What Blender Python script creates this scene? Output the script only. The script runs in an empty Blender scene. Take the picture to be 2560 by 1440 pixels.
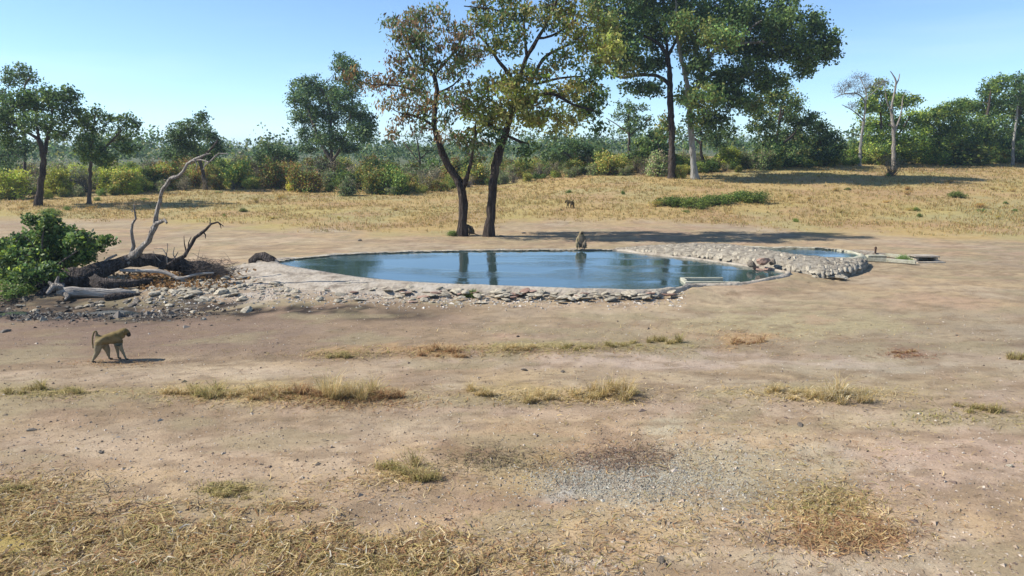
import bpy, bmesh, math, random
import numpy as np
from mathutils import Vector, Matrix, Euler

random.seed(7)
RNG = np.random.default_rng(11)
C = bpy.context.scene.collection
SC = bpy.context.scene

# ------------------------------------------------------------------ camera, light, exposure
CAMH, F, PITCH = 4.0, 1828.0, math.radians(10.385)
CP, SP = math.cos(PITCH), math.sin(PITCH)
cam_data = bpy.data.cameras.new('camera')
cam = bpy.data.objects.new('camera', cam_data); C.objects.link(cam)
cam.location = (0, 0, CAMH); cam.rotation_euler = (math.pi/2 - PITCH, 0, 0)
cam_data.sensor_width = 36; cam_data.lens = 36*F/2560
cam_data.clip_start = .05; cam_data.clip_end = 6000
SC.camera = cam

SUN_EL, SUN_AZ = math.radians(42), math.radians(270)      # azimuth clockwise from +Y
world = bpy.data.worlds.new('World'); SC.world = world; world.use_nodes = True
wn, wl = world.node_tree.nodes, world.node_tree.links
bg = wn['Background']
sky = wn.new('ShaderNodeTexSky'); sky.sky_type = 'NISHITA'; sky.sun_disc = False
sky.sun_elevation = SUN_EL; sky.sun_rotation = SUN_AZ
sky.altitude = 2600; sky.air_density = 1.0; sky.dust_density = .0; sky.ozone_density = 2.0
# thin bright streaks of cirrus, mixed over the sky by direction
tc = wn.new('ShaderNodeTexCoord'); mp = wn.new('ShaderNodeMapping'); mp.inputs['Scale'].default_value = (1.6, 1.6, 14)
nz = wn.new('ShaderNodeTexNoise'); nz.inputs['Scale'].default_value = 1.7; nz.inputs['Detail'].default_value = 4
mr = wn.new('ShaderNodeMapRange'); mr.inputs[1].default_value = .5; mr.inputs[2].default_value = .8; mr.inputs[4].default_value = .12
mx = wn.new('ShaderNodeMix'); mx.data_type = 'RGBA'
tint = wn.new('ShaderNodeMix'); tint.data_type = 'RGBA'; tint.blend_type = 'MULTIPLY'; tint.inputs[0].default_value = 1
tint.inputs[7].default_value = (.90, 1.0, 1.06, 1)
wl.new(tc.outputs['Generated'], mp.inputs[0]); wl.new(mp.outputs[0], nz.inputs[0]); wl.new(nz.outputs[0], mr.inputs[0])
wl.new(mr.outputs[0], mx.inputs[0]); wl.new(sky.outputs[0], tint.inputs[6]); wl.new(tint.outputs[2], mx.inputs[6])
mx.inputs[7].default_value = (7.0, 7.4, 8.2, 1)
wl.new(mx.outputs[2], bg.inputs[0]); bg.inputs[1].default_value = .12

sd = bpy.data.lights.new('sun', 'SUN'); sd.energy = 5.0; sd.angle = math.radians(.53); sd.color = (1, .95, .86)
sun = bpy.data.objects.new('sun', sd); C.objects.link(sun)
SUNV = Vector((math.sin(SUN_AZ)*math.cos(SUN_EL), math.cos(SUN_AZ)*math.cos(SUN_EL), math.sin(SUN_EL)))
sun.rotation_euler = SUNV.to_track_quat('Z', 'Y').to_euler(); sun.location = SUNV*50
vs = SC.view_settings
vs.view_transform = 'Standard'; vs.look = 'None'; vs.gamma = 1; vs.use_curve_mapping = False; vs.exposure = .66
SC.cycles.max_bounces = 6; SC.cycles.diffuse_bounces = 3; SC.cycles.transparent_max_bounces = 8
SC.cycles.volume_bounces = 0

# ------------------------------------------------------------------ numeric helpers
def _hash(ix, iy, seed):
    n = (ix.astype(np.int64)*374761393 + iy.astype(np.int64)*668265263 + seed*1442695041) & 0xffffffff
    n = ((n ^ (n >> 13))*1274126177) & 0xffffffff
    n = (n ^ (n >> 16)) & 0xffff
    return n/65535.0

def vnoise(x, y, s=1.0, seed=0):
    x = np.asarray(x, float)/s; y = np.asarray(y, float)/s
    ix, iy = np.floor(x), np.floor(y); fx, fy = x-ix, y-iy
    fx = fx*fx*(3-2*fx); fy = fy*fy*(3-2*fy)
    a, b = _hash(ix, iy, seed), _hash(ix+1, iy, seed)
    c, d = _hash(ix, iy+1, seed), _hash(ix+1, iy+1, seed)
    return (a*(1-fx)+b*fx)*(1-fy)+(c*(1-fx)+d*fx)*fy

def fbm(x, y, s=1.0, o=4, seed=0):
    t, a, n = 0, .5, 0
    for i in range(o):
        t = t + a*vnoise(x, y, s/2**i, seed+i*17); n += a; a *= .5
    return t/n

def ss(a, b, x):
    t = np.clip((np.asarray(x, float)-a)/(b-a), 0, 1); return t*t*(3-2*t)

def ray(px, py):
    return (px-1280.0), F*CP+(720-py)*SP, -F*SP+(720-py)*CP

def P3(px, py, Y):                 # the point of world depth Y seen there
    rx, ry, rz = ray(px, py); t = Y/ry
    return Vector((rx*t, Y, CAMH+rz*t))

def PZ(px, py, z=0.0):
    rx, ry, rz = ray(px, py); t = (z-CAMH)/rz
    return Vector((rx*t, ry*t, z))

def H0(x, y):                      # the large lie of the land
    x = np.asarray(x, float); y = np.asarray(y, float)
    k = .032 + .045*ss(-4, 14, x) - .014*ss(25, 60, x)
    d = np.clip(y-41, 0, None); d = np.where(d < 6, d*d/12, d-3)
    d = np.where(d > 46, 46+(d-46)*.06, d)
    h = k*d
    h = h + 6.5*ss(230, 620, y) + 1.2*ss(230, 500, y)*(fbm(x, y, 160, 2, 5)-.5)*4
    h = h + .12*(fbm(x, y, 9, 2, 3)-.5)*ss(30, 45, y)
    h = h - .22*np.exp(-((y-19.8)/1.0)**2)*ss(-6, -10, x) - .1*np.exp(-((y-17.5)/4)**2)*ss(-3, -9, x)
    return h

def G(px, py):                     # the ground point seen at that pixel
    rx, ry, rz = ray(px, py)
    lo = 4.0
    for i in range(4000):
        Y = lo+i*.1 if i < 900 else lo+90+(i-900)*1.0
        t = Y/ry; x, z = rx*t, CAMH+rz*t
        if z <= float(H0(x, Y)):
            return Vector((x, Y, float(H0(x, Y))))
    return Vector((rx*200/ry, 200, float(H0(rx*200/ry, 200))))

def proj(x, y, z):                 # world -> photograph coordinates
    yc = y*CP-(z-CAMH)*SP; uc = y*SP+(z-CAMH)*CP
    return 1280+F*x/yc, 720-F*uc/yc

def inpoly(x, y, poly):
    inside = np.zeros(np.shape(x), bool)
    n = len(poly)
    for i in range(n):
        x1, y1 = poly[i]; x2, y2 = poly[(i+1) % n]
        c = ((y1 > y) != (y2 > y)) & (x < (x2-x1)*(y-y1)/((y2-y1)+1e-12)+x1)
        inside ^= c
    return inside

def polydist(x, y, poly, closed=True):
    d = np.full(np.shape(x), 1e9)
    n = len(poly)
    for i in range(n if closed else n-1):
        x1, y1 = poly[i]; x2, y2 = poly[(i+1) % n]
        dx, dy = x2-x1, y2-y1
        t = np.clip(((x-x1)*dx+(y-y1)*dy)/(dx*dx+dy*dy+1e-12), 0, 1)
        d = np.minimum(d, np.hypot(x-x1-t*dx, y-y1-t*dy))
    return d

def smooth_poly(pts, it=2, closed=True):
    pts = [tuple(p) for p in pts]
    for _ in range(it):
        out = []
        n = len(pts)
        rng = range(n) if closed else range(n-1)
        if not closed: out.append(pts[0])
        for i in rng:
            a, b = np.array(pts[i]), np.array(pts[(i+1) % n])
            out.append(tuple(a*.75+b*.25)); out.append(tuple(a*.25+b*.75))
        if not closed: out.append(pts[-1])
        pts = out
    return pts

# ------------------------------------------------------------------ mesh helpers
def mesh_np(name, verts, faces, mats=(), cols=None, smooth=False, mat_idx=None):
    """faces: (N,k) int array or list of such arrays"""
    me = bpy.data.meshes.new(name)
    if not isinstance(faces, list): faces = [faces]
    faces = [np.asarray(f, np.int32) for f in faces if len(f)]
    verts = np.asarray(verts, np.float32)
    loops = np.concatenate([f.ravel() for f in faces])
    tot = np.concatenate([np.full(len(f), f.shape[1], np.int32) for f in faces])
    start = np.concatenate([[0], np.cumsum(tot)[:-1]]).astype(np.int32)
    me.vertices.add(len(verts)); me.vertices.foreach_set('co', verts.ravel())
    me.loops.add(len(loops)); me.loops.foreach_set('vertex_index', loops)
    me.polygons.add(len(tot)); me.polygons.foreach_set('loop_start', start)
    me.polygons.foreach_set('use_smooth', np.full(len(tot), smooth, bool))
    if mat_idx is not None: me.polygons.foreach_set('material_index', np.asarray(mat_idx, np.int32))
    if cols is not None:
        a = me.color_attributes.new('Col', 'FLOAT_COLOR', 'POINT')
        c = np.ones((len(verts), 4), np.float32); c[:, :3] = cols
        a.data.foreach_set('color', c.ravel())
    for m in mats: me.materials.append(m)
    me.update(calc_edges=True); me.validate()
    return me

def link(name, me, parent=None, loc=(0, 0, 0)):
    o = bpy.data.objects.new(name, me); C.objects.link(o); o.location = loc
    if parent is not None: o.parent = parent
    return o

def tag(o, label=None, cat=None, group=None, kind=None):
    if label: o['label'] = label
    if cat: o['category'] = cat
    if group: o['group'] = group
    if kind: o['kind'] = kind
    return o

def empty(name, loc, label, cat, group=None):
    o = bpy.data.objects.new(name, None); C.objects.link(o); o.location = loc; o.empty_display_size = .2
    return tag(o, label, cat, group)

def tubes(pts, rad, sides=3, cap=True):
    """pts (N,K,3), rad (N,K) -> verts, quads"""
    pts = np.asarray(pts, float); rad = np.asarray(rad, float)
    N, K, _ = pts.shape
    t = np.empty_like(pts); t[:, 1:-1] = pts[:, 2:]-pts[:, :-2]; t[:, 0] = pts[:, 1]-pts[:, 0]; t[:, -1] = pts[:, -1]-pts[:, -2]
    t /= np.linalg.norm(t, axis=2, keepdims=True)+1e-9
    ref = np.where(np.abs((pts[:, -1]-pts[:, 0])[:, 2:3]) > .7*np.linalg.norm(pts[:, -1]-pts[:, 0], axis=1, keepdims=True),
                   np.array([[1., .1, 0]]), np.array([[.05, .1, 1.]]))[:, None, :]
    u = np.cross(t, np.broadcast_to(ref, t.shape)); u /= np.linalg.norm(u, axis=2, keepdims=True)+1e-9
    v = np.cross(t, u)
    a = np.arange(sides)*2*math.pi/sides
    ring = pts[:, :, None]+rad[:, :, None, None]*(u[:, :, None]*np.cos(a)[None, None, :, None]+v[:, :, None]*np.sin(a)[None, None, :, None])
    verts = ring.reshape(-1, 3)
    base = (np.arange(N)*K*sides)[:, None, None]
    k = (np.arange(K-1)*sides)[None, :, None]; s = np.arange(sides)[None, None, :]; s2 = (s+1) % sides
    q = np.stack([base+k+s, base+k+s2, base+k+sides+s2, base+k+sides+s], -1).reshape(-1, 4)
    return verts, q

class Bag:                          # collects verts/quads/colours of one mesh
    def __init__(s): s.v, s.q, s.t, s.c, s.n = [], [], [], [], 0
    def add(s, v, q, col=None, tri=False):
        s.v.append(np.asarray(v, np.float32)); (s.t if tri else s.q).append(np.asarray(q)+s.n); s.n += len(v)
        if col is not None: s.c.append(np.broadcast_to(np.asarray(col, np.float32), (len(v), 3)))
    def mesh(s, name, mats, origin=(0, 0, 0), smooth=False):
        v = np.concatenate(s.v)-np.asarray(origin, np.float32)
        f = []
        if s.q: f.append(np.concatenate(s.q))
        if s.t: f.append(np.concatenate(s.t))
        return mesh_np(name, v, f, mats, np.concatenate(s.c) if s.c else None, smooth)

def limb_pts(pts, rad, seg=.35, wob=.04, rng=RNG):
    """resample a limb smoothly, with wobble; returns pts, rad arrays"""
    P = np.array([tuple(p) for p in pts], float); R = np.array(rad, float)
    d = np.concatenate([[0], np.cumsum(np.linalg.norm(np.diff(P, axis=0), axis=1))])
    n = max(3, int(d[-1]/seg)+1)
    s = np.linspace(0, d[-1], n)
    # Catmull-Rom
    out = []
    for q in s:
        i = min(len(P)-2, max(0, int(np.searchsorted(d, q, side='right')-1)))
        t = (q-d[i])/max(1e-9, d[i+1]-d[i])
        p0, p1, p2, p3 = P[max(0, i-1)], P[i], P[i+1], P[min(len(P)-1, i+2)]
        out.append(.5*((2*p1)+(-p0+p2)*t+(2*p0-5*p1+4*p2-p3)*t*t+(-p0+3*p1-3*p2+p3)*t**3))
    out = np.array(out); r = np.interp(s, d, R)
    w = rng.normal(0, 1, (n, 3))*wob*np.clip(r, .02, .15)[:, None]*4; w[0] = 0
    return out+w, r*(1+rng.normal(0, .06, n))

def limb_tube(bag, pts, rad, sides=8, seg=.35, wob=.04, flare=0, col=None, rough=.0):
    p, r = limb_pts(pts, rad, seg, wob)
    if flare:
        h = p[:, 2]-p[0, 2]; r = r*(1+flare*np.exp(-h/.35))
    v, q = tubes(p[None], r[None], sides)
    if rough:
        K = len(p); vv = v.reshape(K, sides, 3); prof = 1+rough*(RNG.random(sides)-.5)*2
        jit = 1+rough*(RNG.random((K, sides))-.5)
        vv = p[:, None]+(vv-p[:, None])*(prof[None, :, None]*jit[:, :, None]); v = vv.reshape(-1, 3)
    bag.add(v, q, col)
    return p, r

# ------------------------------------------------------------------ materials
def new_mat(name, rough=.85, spec=.25):
    m = bpy.data.materials.new(name); m.use_nodes = True
    b = m.node_tree.nodes['Principled BSDF']; b.inputs['Roughness'].default_value = rough
    b.inputs['Specular IOR Level'].default_value = spec
    return m, m.node_tree.nodes, m.node_tree.links, b

def ramp(n, stops):
    r = n.new('ShaderNodeValToRGB'); e = r.color_ramp.elements
    while len(e) < len(stops): e.new(.5)
    for k, (p, c) in zip(e, stops): k.position = p; k.color = (*c, 1)
    return r

def noise_mat(name, stops, scale=4, detail=6, bump=.3, bdist=.02, rough=.9, spec=.2, stretch=(1, 1, 1), bscale=None, rnd=0):
    m, n, l, b = new_mat(name, rough, spec)
    t = n.new('ShaderNodeTexCoord'); mp = n.new('ShaderNodeMapping'); mp.inputs['Scale'].default_value = stretch
    nz = n.new('ShaderNodeTexNoise'); nz.inputs['Scale'].default_value = scale; nz.inputs['Detail'].default_value = detail
    nz.inputs['Roughness'].default_value = .65
    l.new(t.outputs['Object'], mp.inputs[0]); l.new(mp.outputs[0], nz.inputs[0])
    r = ramp(n, stops); l.new(nz.outputs[0], r.inputs[0])
    out = r.outputs[0]
    if rnd:
        oi = n.new('ShaderNodeObjectInfo'); h = n.new('ShaderNodeHueSaturation'); mr = n.new('ShaderNodeMapRange')
        mr.inputs[3].default_value = 1-rnd; mr.inputs[4].default_value = 1+rnd
        l.new(oi.outputs['Random'], mr.inputs[0]); l.new(mr.outputs[0], h.inputs['Value']); l.new(out, h.inputs['Color']); out = h.outputs[0]
    l.new(out, b.inputs['Base Color'])
    nb = n.new('ShaderNodeTexNoise'); nb.inputs['Scale'].default_value = bscale or scale*4; nb.inputs['Detail'].default_value = 8
    l.new(mp.outputs[0], nb.inputs[0])
    bp = n.new('ShaderNodeBump'); bp.inputs['Strength'].default_value = bump; bp.inputs['Distance'].default_value = bdist
    l.new(nb.outputs[0], bp.inputs['Height']); l.new(bp.outputs[0], b.inputs['Normal'])
    return m

def attr_mat(name, trans=.0, rough=.7, spec=.2, bump=0, rnd=0):
    m, n, l, b = new_mat(name, rough, spec)
    a = n.new('ShaderNodeAttribute'); a.attribute_name = 'Col'
    out = a.outputs['Color']
    if rnd:
        oi = n.new('ShaderNodeObjectInfo'); h = n.new('ShaderNodeHueSaturation')
        mr = n.new('ShaderNodeMapRange'); mr.inputs[3].default_value = 1-rnd; mr.inputs[4].default_value = 1+rnd
        m2 = n.new('ShaderNodeMapRange'); m2.inputs[3].default_value = .5-rnd*.06; m2.inputs[4].default_value = .5+rnd*.06
        ml = n.new('ShaderNodeMath'); ml.operation = 'FRACT'; mm = n.new('ShaderNodeMath'); mm.operation = 'MULTIPLY'; mm.inputs[1].default_value = 7.31
        l.new(oi.outputs['Random'], mr.inputs[0]); l.new(oi.outputs['Random'], mm.inputs[0]); l.new(mm.outputs[0], ml.inputs[0]); l.new(ml.outputs[0], m2.inputs[0])
        l.new(mr.outputs[0], h.inputs['Value']); l.new(m2.outputs[0], h.inputs['Hue']); l.new(out, h.inputs['Color']); out = h.outputs[0]
    l.new(out, b.inputs['Base Color'])
    if trans:
        tr = n.new('ShaderNodeBsdfTranslucent'); mx = n.new('ShaderNodeMixShader'); mx.inputs[0].default_value = trans
        l.new(out, tr.inputs[0]); l.new(b.outputs[0], mx.inputs[1]); l.new(tr.outputs[0], mx.inputs[2])
        l.new(mx.outputs[0], n['Material Output'].inputs[0])
    return m

M_leaf = attr_mat('leaf', .42, .55, .3)
M_bush = attr_mat('bush_leaf', .3, .6, .25, rnd=.35)
M_grass = attr_mat('dry_grass', .4, .75, .15)
M_twig = noise_mat('twig_bark', [(0, (.06, .045, .035)), (1, (.17, .14, .12))], 6, bump=.2)
def bark(name, dark, mid, light, s=1.0):
    return noise_mat(name, [(.25, dark), (.5, mid), (.75, light)], 3*s, 8, bump=1, bdist=.22, stretch=(2.4, 2.4, .35), bscale=5*s)
M_bark_dark = bark('dark_fissured_bark', (.012, .009, .008), (.05, .037, .03), (.14, .11, .09))
M_bark_mid = bark('brown_grey_bark', (.04, .03, .024), (.09, .07, .055), (.17, .14, .115))
M_bark_pale = bark('pale_grey_bark', (.14, .13, .115), (.27, .255, .23), (.42, .41, .38), .8)
M_deadwood = bark('weathered_grey_deadwood', (.12, .10, .085), (.34, .30, .26), (.56, .51, .45), 2)
M_logwood = noise_mat('bleached_log_wood', [(.25, (.12, .10, .085)), (.5, (.34, .30, .26)), (.75, (.54, .49, .43))], 5, 8, bump=1, bdist=.08, stretch=(.35, 2.2, 2.2), bscale=10)
M_deaddark = bark('old_dark_log_wood', (.018, .014, .013), (.06, .048, .042), (.2, .165, .15), 1.5)
M_rock = noise_mat('pale_rock', [(.3, (.15, .125, .09)), (.48, (.35, .305, .23)), (.75, (.50, .45, .35))], 3.5, 6, bump=.6, bdist=.03, rnd=.22)
M_redrock = noise_mat('reddish_rock', [(.3, (.20, .12, .09)), (.7, (.40, .27, .21))], 3.5, 6, bump=.6, bdist=.03, rnd=.2)
M_darkrock = noise_mat('wet_dark_rock', [(.3, (.055, .042, .03)), (.7, (.21, .17, .125))], 4, 6, bump=.6, bdist=.03, rnd=.2, rough=.55, spec=.4)
M_conc = noise_mat('weathered_concrete', [(.32, (.16, .13, .10)), (.46, (.31, .265, .21)), (.6, (.37, .325, .265)), (.75, (.44, .39, .33))], 2.2, 10, bump=.9, bdist=.06)
M_conc_green = noise_mat('algae_pale_concrete', [(.3, (.20, .19, .13)), (.5, (.37, .355, .27)), (.75, (.47, .45, .37))], 3.5, 9, bump=.7, bdist=.03)
M_mortar = noise_mat('dam_mortar', [(.3, (.07, .058, .042)), (.5, (.26, .225, .175)), (.75, (.40, .36, .29))], 5, 8, bump=.9, bdist=.05)

# water
def water_mat(name, base, ripple=.05):
    m, n, l, b = new_mat(name, .04, .5)
    b.inputs['Base Color'].default_value = (*base, 1); b.inputs['IOR'].default_value = 2.25
    t = n.new('ShaderNodeTexCoord'); mp = n.new('ShaderNodeMapping'); mp.inputs['Scale'].default_value = (.8, 2.4, 1)
    nz = n.new('ShaderNodeTexNoise'); nz.inputs['Scale'].default_value = 5; nz.inputs['Detail'].default_value = 4
    pz = n.new('ShaderNodeTexNoise'); pz.inputs['Scale'].default_value = .28; pz.inputs['Detail'].default_value = 2
    mr = n.new('ShaderNodeMapRange'); mr.inputs[1].default_value = .46; mr.inputs[2].default_value = .6; mr.inputs[3].default_value = .12; mr.inputs[4].default_value = 1
    mu = n.new('ShaderNodeMath'); mu.operation = 'MULTIPLY'
    l.new(t.outputs['Object'], mp.inputs[0]); l.new(mp.outputs[0], nz.inputs[0]); l.new(mp.outputs[0], pz.inputs[0])
    l.new(pz.outputs[0], mr.inputs[0]); l.new(nz.outputs[0], mu.inputs[0]); l.new(mr.outputs[0], mu.inputs[1])
    bp = n.new('ShaderNodeBump'); bp.inputs['Strength'].default_value = 1; bp.inputs['Distance'].default_value = ripple
    l.new(mu.outputs[0], bp.inputs['Height']); l.new(bp.outputs[0], b.inputs['Normal'])
    return m
M_water = water_mat('pond_water', (.035, .062, .058), .010)
M_puddle = water_mat('muddy_puddle_water', (.05, .06, .06), .004)

# ------------------------------------------------------------------ pond outlines
WZ = .16
pond_px = [(690, 655), (706, 665), (760, 674), (850, 689), (910, 698), (1000, 706), (1100, 712), (1200, 716), (1300, 719), (1400, 723),
           (1500, 727), (1600, 728), (1665, 725), (1712, 720), (1714, 712), (1850, 711), (1900, 702), (1945, 692), (1975, 684), (1945, 678), (1880, 668), (1800, 656), (1730, 647),
           (1650, 640), (1600, 634), (1545, 626), (1450, 626), (1350, 626), (1250, 627), (1100, 629), (950, 633), (850, 638), (760, 646), (715, 651)]
pool_px = [(1830, 619), (1900, 620), (1980, 620.5), (2060, 622), (2110, 629), (2149, 635), (2149, 646), (2080, 648), (2010, 646), (1950, 638), (1890, 629)]
pond = [tuple(PZ(a, b, WZ)[:2]) for a, b in pond_px]
pool = [tuple(PZ(a, b, WZ)[:2]) for a, b in pool_px]
pond_s = smooth_poly(pond, 2); pool_s = smooth_poly(pool, 1)

# ------------------------------------------------------------------ ground
def axis(segs):
    out = []
    for a, b, st in segs: out += list(np.arange(a, b-1e-6, st))
    return out
def geo(a, b, n): return list(a*(b/a)**(np.arange(1, n+1)/n))
xs = [-v for v in geo(75, 1500, 22)][::-1]+axis([(-75, -27, .7), (-27, -7, .2), (-7, 7, .1), (7, 27, .2), (27, 75, .7)])+[75]+geo(75, 1500, 22)
ys = [-60, -30, -12]+axis([(-4, 5, .6), (5, 14, .085), (14, 42, .16), (42, 100, .6)])+[100]+geo(100, 2600, 46)
xs, ys = np.array(xs), np.array(ys)
X, Y = np.meshgrid(xs, ys)
ip = inpoly(X, Y, pond_s) | inpoly(X, Y, pool_s)
dp = np.minimum(polydist(X, Y, pond_s), polydist(X, Y, pool_s))
Z = H0(X, Y)
near = ss(60, 40, Y)
Z += near*(.05*(fbm(X, Y, 1.1, 4, 21)-.5)+.028*(fbm(X, Y, .3, 3, 22)-.5))
Z += .035*(fbm(X, Y*1.6, .8, 3, 31)-.5)*ss(28, 10, Y)
ridge = lambda c, w: np.exp(-((Y-c)/w)**2)
PX, PY = proj(X, Y, Z)
Z += .15*ss(1660, 1740, PX)*ss(2200, 2080, PX)*ss(1.6, .35, dp)*(~ip)*(Y < 32)
Z += .07*ss(900, 700, PX)*ss(2.6, .8, dp)*(~ip)*(PX > 560)*(Y < 32)
# flattened wheel ruts and the little bank between them
Z += .05*np.exp(-((PY-985-20*np.sin(PX/300))/26)**2)*(Y < 30)+.035*np.exp(-((PY-872)/16)**2)*(Y < 30)
Z = np.where(ip, np.maximum(-.9, Z-.3-dp*.9), Z)
Z = np.where(~ip & (dp < .12), np.minimum(Z, .02), Z)

def blob(cx, cy, rx, ry, warp=1.0, seed=0):
    """soft patch on the ground centred on the place seen at (cx, cy)"""
    n = (fbm(X, Y, .9, 5, 60+seed)-.5)*2.6*warp+(fbm(X, Y, .25, 3, 80+seed)-.5)*.9
    d = np.sqrt(((PX-cx)/rx)**2+((PY-cy)/ry)**2)
    return ss(1.25, .55, d+n)
def mixc(col, m, c): return col*(1-m[..., None])+np.array(c)*m[..., None]

n1 = fbm(X, Y, 3.2, 5, 1); n2 = fbm(X, Y, .55, 4, 2); n3 = fbm(X, Y, 8, 3, 9); n4 = fbm(X, Y, .16, 3, 41)
col = np.zeros(X.shape+(3,))+np.array((.42, .322, .198))
col = mixc(col, ss(.42, .66, n1)*.6, (.35, .29, .185))                     # olive-tan
col = mixc(col, ss(.5, .7, fbm(X, Y, 2.3, 4, 77))*.5, (.40, .35, .27))        # grey dust
col = mixc(col, ss(.55, .72, fbm(X, Y, 1.6, 4, 78))*.5, (.38, .26, .19))      # reddish
col = mixc(col, ss(.5, .68, fbm(X*.5, Y, .9, 5, 79))*.55, (.27, .205, .14))
col = mixc(col, ss(.55, .7, fbm(X*.45, Y, 2.6, 4, 83))*.45, (.46, .39, .27))
col = mixc(col, ss(.52, .7, n2)*.4, (.25, .195, .135))
col = mixc(col, ss(.56, .74, n4)*.35, (.20, .16, .115))
# band of darker trampled soil in front of the pond
col = mixc(col, ss(745, 775, PY)*ss(918, 880, PY)*ss(1700, 500, PX)*np.clip(.55+.7*n1, 0, 1), (.20, .145, .11))
col = mixc(col, ss(760, 790, PY)*ss(1000, 860, PY)*ss(900, 2300, PX)*.45, (.27, .235, .175))
mud = np.exp(-((PY-774+8*np.sin(PX/90.)+(fbm(X, Y, 1.3, 4, 16)-.5)*34)/17)**2)*ss(1300, 700, PX)*(Y < 40)
col = mixc(col, np.clip(mud*1.9*ss(.25, .6, fbm(X, Y, .7, 4, 15)), 0, 1), (.04, .032, .026))
Z = Z-.03*mud*(vnoise(X, Y, .35, 71))+.03*mud*(fbm(X, Y, .3, 2, 72)-.5)
col = mixc(col, np.clip(blob(170, 768, 330, 36, .6, 2)*1.1, 0, 1), (.06, .05, .042))
# pale rubble dust about the near rim
col = mixc(col, np.clip(blob(640, 715, 170, 38, .6, 3), 0, 1)*.8, (.44, .40, .34))
col = mixc(col, np.clip(blob(1000, 735, 420, 22, .6, 4), 0, 1)*.5, (.40, .35, .29))
# patches in the foreground
for (cx, cy, rx, ry, c, k) in [
        (1520, 1205, 190, 50, (.38, .38, .33), .8), (1440, 1225, 110, 28, (.44, .45, .41), .6), (1800, 1150, 330, 60, (.40, .39, .30), .6), (1900, 1200, 300, 80, (.30, .27, .17), .5),
        (1660, 1060, 60, 35, (.43, .42, .31), .5), (1600, 1120, 60, 25, (.16, .10, .085), .75), (1520, 1155, 90, 30, (.19, .135, .105), .65), (1460, 1120, 220, 50, (.30, .22, .14), .6),
        (1250, 1160, 150, 40, (.30, .23, .11), .7), (1200, 1130, 90, 22, (.19, .14, .09), .7), (1290, 1190, 100, 40, (.38, .30, .15), .6),
        (2080, 1250, 150, 60, (.36, .25, .12), .8), (2120, 1340, 150, 45, (.34, .20, .12), .8), (1600, 1310, 260, 50, (.46, .38, .22), .5), (1150, 1400, 300, 60, (.42, .32, .18), .5),
        (420, 1400, 660, 105, (.33, .245, .14), .8), (60, 1220, 190, 60, (.30, .24, .14), .7), (30, 1320, 90, 90, (.36, .31, .08), .6), (560, 1090, 260, 30, (.29, .24, .17), .5),
        (2450, 1130, 300, 140, (.42, .33, .26), .6), (1950, 1420, 300, 40, (.42, .40, .30), .4), (1480, 1410, 120, 30, (.44, .42, .38), .5),
        (700, 985, 330, 30, (.36, .28, .13), .7), (1400, 985, 220, 26, (.40, .31, .15), .6), (2050, 985, 230, 26, (.38, .33, .18), .6), (2420, 1045, 160, 26, (.37, .33, .2), .5),
        (1100, 880, 260, 18, (.42, .29, .15), .8), (1480, 870, 260, 16, (.33, .29, .12), .7), (1270, 835, 50, 18, (.44, .30, .2), .5), (1860, 850, 110, 22, (.44, .30, .16), .7), (2270, 888, 80, 12, (.28, .16, .10), .6),
        (1950, 810, 320, 30, (.37, .33, .19), .6), (2050, 800, 60, 15, (.43, .29, .2), .5), (170, 985, 220, 20, (.30, .25, .13), .6),
        (1550, 1020, 900, 22, (.43, .33, .25), .5), (1700, 900, 500, 20, (.42, .345, .29), .7), (500, 1150, 600, 60, (.43, .35, .25), .5), (2120, 915, 330, 22, (.40, .36, .27), .45)]:
    col = mixc(col, np.clip(blob(cx, cy, rx, ry, .8, int(cx) % 13), 0, 1)*k*(.55+.9*n2).clip(0, 1), c)
# golden field ground
FB = np.interp(PX, [-400, 0, 500, 700, 1100, 1300, 1600, 1900, 2300, 2700, 4000], [548, 545, 560, 572, 582, 552, 548, 572, 588, 602, 620])
fld = ss(14, -10, PY-FB+(n1-.5)*40)*(Y > 30)
col = mixc(col, fld*.85, (.36, .255, .10))
col = mixc(col, fld*ss(.5, .65, n3)*.7, (.34, .28, .11))
col = mixc(col, fld*ss(.52, .66, fbm(X, Y, 5, 4, 97))*.6, (.29, .26, .13))
col = mixc(col, fld*ss(.45, .7, n1)*.6, (.33, .21, .12))
col = mixc(col, ss(105, 140, Y), (.10, .11, .05))
col = mixc(col, (ip & (dp > .05))*1.0, (.10, .095, .06))
trk = np.interp(PX, [-100, 400, 1000, 1700, 2300], [918, 907, 886, 872, 866])+(fbm(X, Y, 1.2, 3, 61)-.5)*10
col = mixc(col, np.exp(-((PY-trk)/6)**2)*.75*ss(.3, .6, fbm(X, Y, .8, 3, 62))*(Y < 30), (.17, .12, .08))
trk2 = np.interp(PX, [-100, 900, 1700, 2300], [1012, 1020, 1012, 1020])+(fbm(X, Y, 1.2, 3, 63)-.5)*16
col = mixc(col, np.exp(-((PY-trk2)/9)**2)*.45*ss(.35, .6, fbm(X, Y, .8, 3, 64))*(Y < 30), (.22, .16, .10))
col = mixc(col, np.exp(-((PY-trk-30)/18)**2)*.4*(Y < 30), (.43, .34, .26))
for k_, (s_a, s_b, c_) in enumerate([(.50, 1.6, (.25, .185, .12)), (.24, 2.2, (.22, .17, .11)), (.9, 1.2, (.29, .25, .155))]):     # scuffs, dung dust, trampled smudges
    col = mixc(col, ss(.60, .70, fbm(X*.55, Y*1.1, s_a, 4, 101+k_))*.6*(1-fld)*ss(60, 30, Y), c_)
col = col*(1-.12*(1-fld)*ss(110, 60, Y))[..., None]*np.where(((1-fld)*(Y < 100) > .5)[..., None], np.array([1.03, .985, .95]), 1.0)
col = col*(1+ss(980, 1120, PY)[..., None]*np.array([.13, .09, .09])*(Y < 30)[..., None])
col *= (.86+.28*fbm(X, Y, .22, 3, 51))[..., None]

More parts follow.
